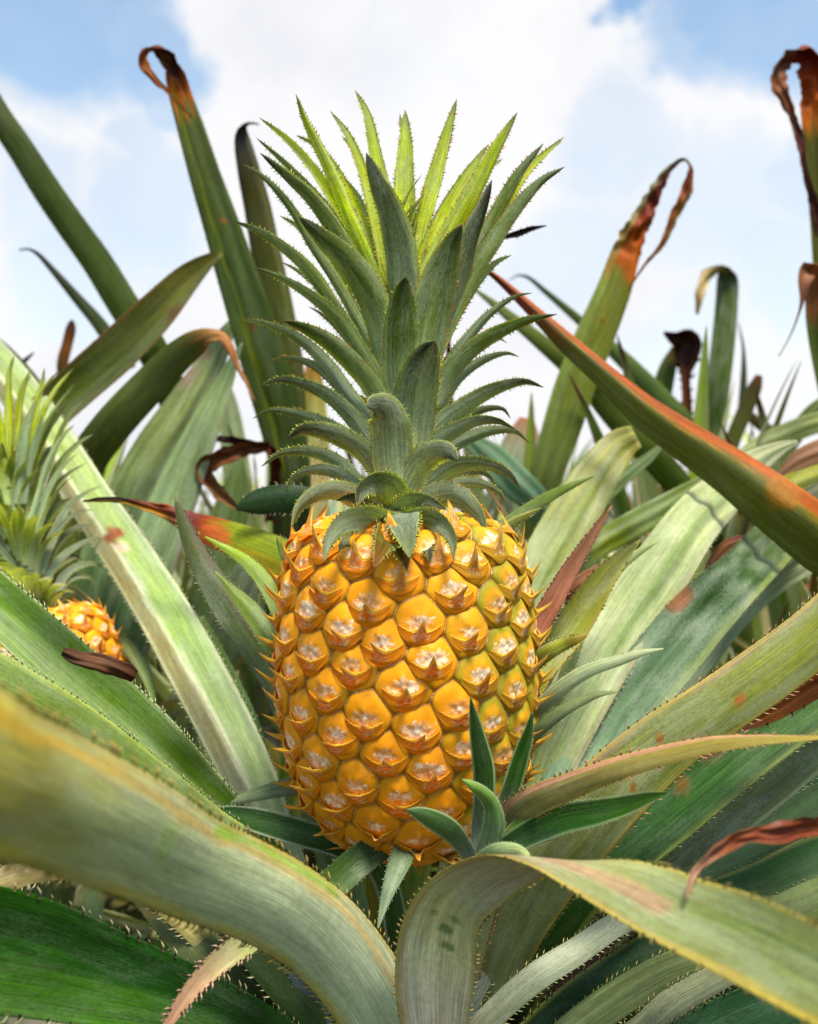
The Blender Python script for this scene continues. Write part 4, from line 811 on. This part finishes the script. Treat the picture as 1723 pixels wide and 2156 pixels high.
BACKL.leaf([(494,672,.84,14),(470,715,.835,40),(430,792,.83,66),(385,870,.825,90),(335,950,.82,104),(288,1035,.815,110),(245,1140,.81,116),(208,1250,.81,120),(185,1400,.82,120)], [(0,'8fa070'),(.3,'8fa068'),(.6,'7f9a68'),(.85,'5f8c5c'),(1,'4c7c50')], to_base=False, bulge=.12, shape='W', nlen=120, nw=14, teeth=(.006,.001), right=[(.2,.5,'6c8a7c',.4)], blot=[(.2,-1.,.012,'a89078',.9),(.12,-1,.008,'8a7058',.8)])
BACKL.leaf([(510,722,.80,3),(492,760,.80,22),(475,800,.80,36),(440,880,.795,58),(400,970,.79,80),(360,1070,.785,96),(320,1170,.78,106),(285,1270,.78,110),(255,1370,.79,110)], [(0,'6f8c60'),(.3,'8aa070'),(.6,'8aa47c'),(1,'4c7c50')], to_base=False, bulge=.12, shape='W', nlen=110, nw=14, teeth=(.006,.001), right=[(.8,1.1,'a89098',.5)])
BACKL.leaf([(434,928,.80,4),(460,925,.80,12),(500,930,.80,18),(545,938,.80,18),(575,955,.80,24),(580,1010,.81,24),(570,1100,.83,24)], [(0,'2a1614'),(.5,'4c2418'),(1,'6b3a24')], to_base=False, bulge=-.3, teeth=None, nlen=70, crump=1.1)
BACKL.leaf([(500,1070,.79,10),(465,1040,.79,26),(430,990,.79,34,30),(470,960,.785,34),(530,945,.785,30),(570,940,.79,20)], [(0,'8a6a4c'),(.5,'7d5438'),(1,'5c3420')], to_base=False, bulge=-.35, teeth=None, nlen=80, crump=1.1)
for (pts, st) in [([(468,780,1.05,4),(480,850,1.05,40),(495,960,1.05,56),(510,1100,1.05,66)], [(0,'8a9c70'),(1,'8a9c70')]), ([(510,960,.95,4),(500,1010,.95,44),(480,1100,.95,80),(450,1230,.95,90),(420,1380,.95,90)], [(0,'7f9a58'),(1,'5c8050')]),
                  ([(660,770,.9,30),(655,880,.9,70),(650,1000,.9,90),(640,1150,.9,90)], [(0,'9c7a40'),(.3,'a0a458'),(.6,'b0a078'),(1,'9ca468')]), ([(550,1150,.75,40),(500,1260,.75,80),(450,1400,.76,90),(400,1540,.78,90)], [(0,'7c8a78'),(1,'5c8050')]),
                  ([(420,1300,.70,20),(470,1420,.70,50),(520,1540,.70,60),(560,1680,.72,60)], [(0,'6c8c50'),(1,'5c8060')]), ([(430,1380,.68,50),(380,1500,.68,60),(400,1620,.70,60)], [(0,'7c9468'),(1,'6c8c68')])]:
    BACKL.leaf(pts, st, to_base=False, bulge=.12, shape='W', teeth=(.006, .001))
# --- plant behind right
BACKR.leaf([(1323,612,.87,3),(1356,560,.87,6),(1394,515,.87,12),(1422,450,.87,20),(1447,402,.87,24,20),(1455,362,.87,18,40),(1449,341,.875,12,70),(1436,337,.88,14,60),(1420,345,.88,14,40),(1400,368,.88,20,10),(1362,440,.88,38),(1322,522,.88,58),(1293,610,.88,72),(1250,715,.88,82),(1212,810,.88,84),(1180,910,.88,80),(1148,1010,.885,70),(1130,1120,.90,60)],
  [(0,'5c3424'),(3,'8a5428'),(5,'7d3c1c'),(6,'2c1814'),(8,'3a1a14'),(10,'702808'),(11,'b0621c'),(11.5,'b8641c'),(11.8,'848c3c'),(14,'7c8c3a'),(18,'8ca080')], ix=True, crump=11.3, bulge=.12, nlen=220, nw=12, teeth=(.005,.0011), right=[(-1.1,-.4,'8aa060',.5)], blot=[(12.65,.0,.0028,'4a1c10',1),(12.65,.0,.006,'8a7a28',.4)],
  label='tall green leaf folded over at a rusty tip with a hanging strip')
BACKR.leaf([(995,605,.90,5),(1059,655,.90,20),(1138,719,.90,32),(1230,800,.90,44),(1300,880,.90,54),(1370,955,.90,58),(1450,1050,.92,58),(1500,1150,.95,58)], [(0,'8a9a60'),(.3,'6c8034'),(.7,'5f7828'),(1,'6c8848')], to_base=False, bulge=.12, nlen=80, teeth=(.005,.001))
BACKR.leaf([(1072,590,1.1,2),(1090,580,1.1,4),(1110,583,1.1,7),(1150,615,1.1,12),(1221,675,1.1,20),(1300,745,1.1,32),(1370,815,1.1,40),(1440,890,1.1,44),(1520,1000,1.15,44)], [(0,'7c7c88'),(.08,'5c6c5c'),(.2,'6c8450'),(1,'6f8c48')], to_base=False, bulge=.12, nlen=80, teeth=None)
BACKR.leaf([(1151,475,.60,2),(1128,478,.60,8),(1105,488,.60,15),(1075,496,.60,12),(1050,502,.60,6),(1000,520,.63,6),(955,600,.68,8),(945,760,.76,10),(960,950,.84,14),(1000,1200,.92,20)], [(0,'2c2424'),(.5,'3a2018'),(1,'5c3420')], to_base=False, bulge=-.3, teeth=(.004,.001), tooth_col='3a2018', nlen=50)
for (pts, st) in [([(985,920,.85,30),(1030,960,.85,60),(1085,1015,.85,70),(1140,1070,.86,60),(1180,1180,.9,60)], [(0,'6f9474'),(1,'6f9c80')]), ([(1200,760,1.2,3),(1180,830,1.2,20),(1160,900,1.2,28),(1140,990,1.2,34)], [(0,'6c7c50'),(1,'7c9460')]),
                  ([(1110,880,1.0,30),(1100,930,1.0,80),(1080,1000,1.0,90),(1060,1080,1.0,90)], [(0,'b5826c'),(.15,'a89480'),(.4,'98a48c'),(1,'98a48c')]), ([(1260,1060,.8,30),(1320,1000,.8,30),(1370,960,.8,20),(1400,930,.8,4)][::-1], [(0,'7c9460'),(1,'7c9460')]),
                  ([(1330,860,1.1,10),(1345,960,1.1,34),(1350,1080,1.1,34)], [(0,'8a9c70'),(1,'7c9468')])]:
    BACKR.leaf(pts, st, to_base=False, bulge=.12, shape='W', teeth=None)
# --- right plant
RIGHT.leaf([(1008,555,.70,6),(1060,597,.70,16),(1130,662,.69,28),(1200,728,.68,42),(1270,790,.67,50),(1357,868,.66,70),(1450,933,.65,84),(1545,998,.64,100),(1612,1048,.63,115),(1723,1135,.62,128),(1830,1230,.62,120)],
  [(0,'4c1c14'),(.08,'6b2a10'),(.15,'66501c'),(.2,'5c6a1c'),(.8,'6c7828'),(1,'5f7428')], to_base=True, bulge=.16, shape='V', keel=.25, nlen=200, nw=16, teeth=(.005,.0009), tooth_col='6b3a20', right=[(.55,1.1,'b4621a',.95),(.42,.6,'c08a2c',.6)], blot=[(.50,.6,.012,'b0701c',.6),(.62,.5,.014,'b58a2c',.6),(.8,-.2,.008,'9c6a34',.8),(.88,.0,.012,'a08040',.7),(.93,.1,.012,'98803c',.7)],
  label='long leaf crossing down from the crown to the right edge with a rusty upper margin')
RIGHT.leaf([(1720,500,.85,4),(1716,440,.85,20),(1695,355,.85,12),(1684,292,.855,18),(1664,232,.86,18),(1643,178,.86,36,20),(1650,142,.865,44,40),(1680,118,.875,40,50),(1706,125,.88,56,20),(1716,200,.88,62),(1722,300,.88,56),(1735,450,.88,56),(1750,650,.88,60),(1770,900,.88,60)],
  [(0,'4c241c'),(3,'5c2c20'),(5,'8a5a38'),(6.6,'6c4028'),(7.4,'8a3814'),(8.6,'a04814'),(9.4,'c07020'),(9.8,'6c7028'),(13,'5f7424')], ix=True, crump=9.4, to_base=False, bulge=-.15, nlen=170, nw=10, teeth=None, label='brown curled leaf end at the upper right edge')
RIGHT.leaf([(1640,750,.84,2),(1665,705,.84,3),(1688,640,.84,8),(1695,590,.84,28),(1705,565,.845,40,30),(1712,610,.85,34),(1718,680,.85,38),(1740,800,.85,40),(1780,960,.85,40)], [(0,'5c5058'),(.2,'6c4c40'),(.35,'9c6c50'),(.48,'8a5a38'),(.55,'5f7430'),(1,'5f7430')], to_base=False, bulge=-.15, teeth=None)
for (pts, st) in [([(1540,965,.92,6),(1590,940,.92,30),(1650,915,.92,44),(1740,885,.92,44),(1820,880,.92,44)], [(0,'9ca878'),(1,'8a9c50')]), ([(1590,1080,.80,30),(1640,1040,.80,60),(1700,1010,.80,80),(1800,980,.80,90)], [(0,'a0a078'),(.4,'9ca440'),(1,'9ca440')]),
                  ([(1640,1000,.78,10),(1680,970,.78,40),(1740,945,.78,50),(1800,930,.78,50)], [(0,'8a6a50'),(1,'9c705c')]), ([(1490,1010,.70,30),(1420,1057,.70,52),(1330,1107,.69,58),(1250,1155,.68,54),(1180,1220,.68,50)], [(0,'7f9450'),(.4,'6c8c34'),(.7,'809430'),(1,'6f8c48')]),
                  ([(1800,1130,.68,50),(1690,1195,.68,42),(1620,1238,.68,46),(1550,1302,.67,50),(1480,1392,.66,50),(1400,1500,.64,46)], [(0,'a0ac80'),(1,'8aa080')]), ([(1520,1090,.72,40),(1440,1150,.72,50),(1350,1190,.71,56),(1260,1230,.70,60)], [(0,'8a9c58'),(1,'7f9c5c')]),
                  ([(1770,830,1.0,30),(1710,870,1.0,34),(1660,940,1.0,34),(1600,1040,1.0,34)], [(0,'6c8048'),(1,'6f8850')]),
                  ([(1480,1250,.66,2),(1500,1190,.66,24),(1530,1150,.66,26),(1570,1135,.66,20)], [(0,'c0987c'),(.6,'9c6c4c'),(1,'5c3020')]), ([(1630,1195,.67,10),(1560,1240,.67,30),(1500,1290,.67,24)], [(0,'5c2c20'),(1,'6b4030')]),
                  ([(1190,1260,.66,10),(1220,1230,.66,34),(1290,1195,.66,34),(1350,1165,.66,20)], [(0,'6b3020'),(.3,'98705c'),(1,'7d5a40')]),
                  ([(1640,1600,.60,70),(1560,1500,.60,60),(1640,1380,.60,60),(1740,1280,.60,60)], [(0,'34502c'),(1,'4c6848')]),
                  ([(1740,1620,.58,70),(1600,1700,.58,80),(1500,1800,.58,80)], [(0,'446a50'),(1,'3f6040')])]:
    RIGHT.leaf(pts, st, to_base=False, bulge=.12, shape='W', teeth=(.005, .001))
# --- further back on the right
RBACK.leaf([(1468,662,1.15,6),(1476,610,1.15,22),(1494,576,1.155,22,30),(1522,566,1.16,26,50),(1531,585,1.17,42,10),(1530,640,1.17,46),(1523,720,1.17,48),(1512,810,1.17,50),(1500,900,1.18,50),(1490,1000,1.19,50)], [(0,'a08058'),(1,'c0ac84'),(2.3,'a08c5c'),(3.2,'3c4c20'),(4,'34501c'),(5,'5c7424'),(9,'6f8c44')], ix=True, crump=3, bulge=.12, nlen=90, teeth=None, label='upright leaf with a buff end folded over to the left')
RBACK.leaf([(1398,700,1.1,6),(1420,712,1.1,30,20),(1446,720,1.1,64,30),(1446,755,1.1,50,20),(1444,790,1.1,22),(1447,850,1.1,20),(1450,900,1.1,18),(1446,980,1.1,18)], [(0,'3a1c16'),(.3,'4c281c'),(.6,'7d5038'),(1,'a06c4c')], to_base=False, bulge=-.35, shape='W', nlen=60, nw=10, teeth=(.012,.006), tooth_col='3a1c16', label='crumpled dark brown leaf end')
RBACK.leaf([(1425,728,1.12,14),(1408,770,1.12,34),(1392,830,1.12,44),(1375,900,1.13,50),(1365,1000,1.15,50)], [(0,'6c5c28'),(.2,'5f7428'),(1,'5f7c34')], to_base=False, bulge=.12, teeth=None, blot=[(.4,0,.006,'6b3a20',.9)])
RBACK.leaf([(1599,790,1.1,14),(1590,815,1.1,28),(1571,860,1.1,32),(1542,930,1.1,32),(1520,1010,1.1,34)], [(0,'6b3a28'),(.12,'5c5828'),(1,'6c8038')], to_base=False, bulge=.12, teeth=None)
RBACK.leaf([(1555,680,1.2,2),(1565,730,1.2,6),(1566,800,1.2,14),(1560,900,1.2,20)], [(0,'5c6468'),(1,'5c6c48')], to_base=False, teeth=None)
RBACK.leaf([(1560,860,1.2,20),(1610,900,1.2,24),(1680,935,1.2,26)], [(0,'7c6c48'),(1,'5c7040')], to_base=False, teeth=None)
# ------------------------------------------------------------------ slip: a plantlet budding at the foot of the fruit
SB = P(1025, 1830, .43)
slip = empty('pineapple_slip', SB); tag(slip, 'small dark-green plantlet sprouting at the lower right foot of the big pineapple', 'slip')
for (pts, st, bl) in [
  ([(991,1469,.418,3),(1000,1520,.42,24),(1010,1570,.422,38),(1019,1620,.424,46),(1018,1690,.426,42),(1005,1760,.43,26),(1012,1820,.43,24)], [(0,'3c6024'),(.5,'3a6428'),(1,'8c9c98')], .16),
  ([(1121,1500,.425,3),(1112,1545,.426,22),(1098,1590,.427,34),(1080,1650,.428,38),(1060,1710,.43,36),(1035,1790,.43,24)], [(0,'3c7024'),(.5,'447428'),(1,'8c9c90')], -.2),
  ([(973,1641,.412,3,0),(992,1652,.412,18),(1015,1668,.414,28,10),(1036,1695,.417,36,10),(1040,1735,.42,48),(1026,1790,.425,46),(1015,1830,.43,30)], [(0,'7da050'),(.3,'6c9450'),(1,'8aa094')], .2),
  ([(856,1705,.40,3),(880,1712,.402,26),(912,1726,.406,42),(948,1748,.412,46),(975,1780,.42,36),(1000,1825,.43,28)], [(0,'4c7438'),(.5,'4c7448'),(1,'7c8c94')], .15),
  ([(1411,1669,.39,3),(1365,1680,.395,24),(1311,1697,.40,42),(1245,1712,.405,56),(1186,1724,.41,62),(1120,1752,.415,54),(1065,1785,.42,42),(1030,1825,.43,30)], [(0,'4c8030'),(.4,'3c7426'),(.8,'3c6c30'),(1,'6c8468')], -.12),
  ([(1190,1670,.42,3),(1162,1688,.42,18),(1133,1710,.42,26),(1085,1745,.423,28),(1040,1800,.43,24)], [(0,'8aa838'),(.5,'7ca040'),(1,'7c9468')], .18),
  ([(1118,1818,.39,3,0),(1110,1802,.39,14,10),(1088,1790,.395,26),(1052,1792,.40,36),(1018,1815,.41,40),(1010,1850,.43,30)], [(0,'a0ac74'),(.3,'8fa880'),(1,'7c9084')], .15),
  ([(1170,1765,.43,3),(1130,1772,.43,16),(1085,1785,.43,22),(1040,1815,.43,22)], [(0,'4c6c34'),(1,'4c6c40')], .1)]:
    m1, m2 = margins(pts, 60)
    sheet('leaf', m1, m2, M_SLIP, slip, SB, st, bulge=bl, shape='V' if bl < 0 else 'U', nw=10, teeth=(.0013, .0006), tooth_col='c9cfae', margin='a5b880', thick=.0006)

# ------------------------------------------------------------------ the second pineapple: a copy, turned and smaller, on the left plant
def copy_tree(o, parent=None):
    c = o.copy(); COL.objects.link(c); c.parent = parent
    for ch in list(o.children): copy_tree(ch, c)
    return c
p2 = copy_tree(pine)
S2 = .76; p2.scale = (S2,)*3; d2 = .66
from mathutils import Matrix
top2 = P(60, 1296, d2); p2.location = (top2[0], d2, top2[2]-(1796-1110)*U*S2); p2.location.x += .030; p2.rotation_euler = (Matrix.Rotation(R(-13), 3, 'Y')@Matrix.Rotation(R(215), 3, 'Z')).to_euler()
p2['label'] = 'smaller pineapple half hidden behind the serrated leaves at the left edge'

# dry stick lying on the left leaf
m1, m2 = margins([(133,1372,.418,16),(160,1384,.418,30),(200,1394,.42,36),(250,1408,.422,36),(284,1426,.424,26)], 40)
dl = sheet('dry_leaf_fragment', m1, m2, M_BRACT, None, (0, 0, 0), [(0,'5c3c28'),(.5,'7c5a44'),(1,'4c2c1c')], bulge=.42, shape='W', nw=12, thick=.002, crump=1.1)
tag(dl, 'short curled brown dead leaf fragment resting on the green leaf at left', 'dead leaf')

# ------------------------------------------------------------------ fillers so the plants are whole all round and the gaps stay dark
rosette(MAIN, 30, .40, .044, -12, 22, 33, .22, .42, cols=['deep', 'green', 'deep'], droop=(.2, .5))  # dense low leaves, with the next set, added to block light in the gaps
rosette(MAIN, 14, .30, .040, -5, 15, 34, .40, .43, cols=['deep', 'green', 'mid'], droop=(.2, .5))
rosette(RIGHT, 20, .40, .044, -5, 30, 35, .2, .42, cols=['deep', 'green', 'deep'], droop=(.2, .5))  # denser surround here and on LEFT, added to darken the gaps
rosette(LEFT, 16, .36, .04, -5, 30, 36, .1, .3, cols=['deep', 'green', 'deep'], droop=(.2, .5))
rosette(MAIN, 18, .42, .034, 5, 30, 3, .10, .36, az0=150, az1=400, cols=['green', 'deep', 'mid', 'grey'], droop=(.5, .9))
rosette(LEFT, 22, .42, .036, 15, 60, 4, .15, .34, cols=['green', 'mid', 'pale', 'teal'])
rosette(BACKL, 22, .45, .036, 20, 62, 5, .2, .45, cols=['green', 'mid', 'pale', 'teal'])
rosette(BACKR, 22, .45, .036, 20, 60, 6, .2, .45, cols=['green', 'mid', 'pale', 'teal'])
rosette(RIGHT, 18, .36, .034, 10, 50, 8, .15, .4, cols=['green', 'deep', 'mid'])
rosette(RBACK, 22, .45, .036, 20, 62, 9, .2, .5, cols=['green', 'mid', 'pale'])
# ------------------------------------------------------------------ the field behind
def row_label(x, y, i):
    side = 'left' if x < -.12 else ('right' if x > .12 else 'middle')
    return side
ORD = ['first','second','third','fourth','fifth','sixth','seventh','eighth','ninth','tenth','eleventh','twelfth','thirteenth','fourteenth']
rr = random.Random(21); i = 0
spots = []
for k in range(9): spots.append(((k-4)*.125+rr.uniform(-.02, .02), 1.0+rr.uniform(-.05, .07), 0))
for row, yd in enumerate((None, 1.22, 1.55, 2.0, 2.5, 3.2, 4.2, 5.6)):
    if yd is None: continue
    sp_ = .36 if row < 5 else .5
    nper = int(yd*.95/sp_)+2
    for k in range(nper):
        x = (k-(nper-1)/2)*sp_+rr.uniform(-.07, .07)+(.2 if row % 2 else 0)
        spots.append((x, yd+rr.uniform(-.12, .12), row))
for (x, yd, row) in spots:
    px = CX+x/yd*F; zt = .50+rr.uniform(-.05, .06); py = CY+(CAMZ-zt)/yd*F
    p = Plant(px, py, yd, '', .03)
    tone = rr.choice(['pale', 'yellowish', 'grey-green'])
    p.o['label'] = 'x'
    if row == 0: rosette(p, 40, .47, .023, 35, 88, 300+i, .22, zt+.035, detail=24, droop=(.0, .6), cols=['mid', 'pale', 'green', 'grey', 'olive', 'ygreen', 'tan', 'brown'])
    else: rosette(p, 38 if row < 3 else 30, .54, .036, 12, 78, 100+i, .10, zt, detail=20 if row < 2 else 12, droop=(.2, .8), joined=(row >= 3)); i += 1
    p.o['_row'] = row; p.o['_x'] = x
for row in range(8):
    g_ = sorted([o for o in COL.objects if o.get('_row') == row], key=lambda o: o['_x'])
    rn = ['loose row close behind the fruit', 'nearest background row', 'second background row', 'third background row', 'fourth background row', 'fifth background row', 'sixth background row', 'farthest row'][row]
    for j, o in enumerate(g_):
        o['label'] = f'blurred pineapple plant, {ORD[j]} from the left in the {rn}'
        del o['_row']; del o['_x']
for o in list(COL.objects):
    if '_row' in o: del o['_row']
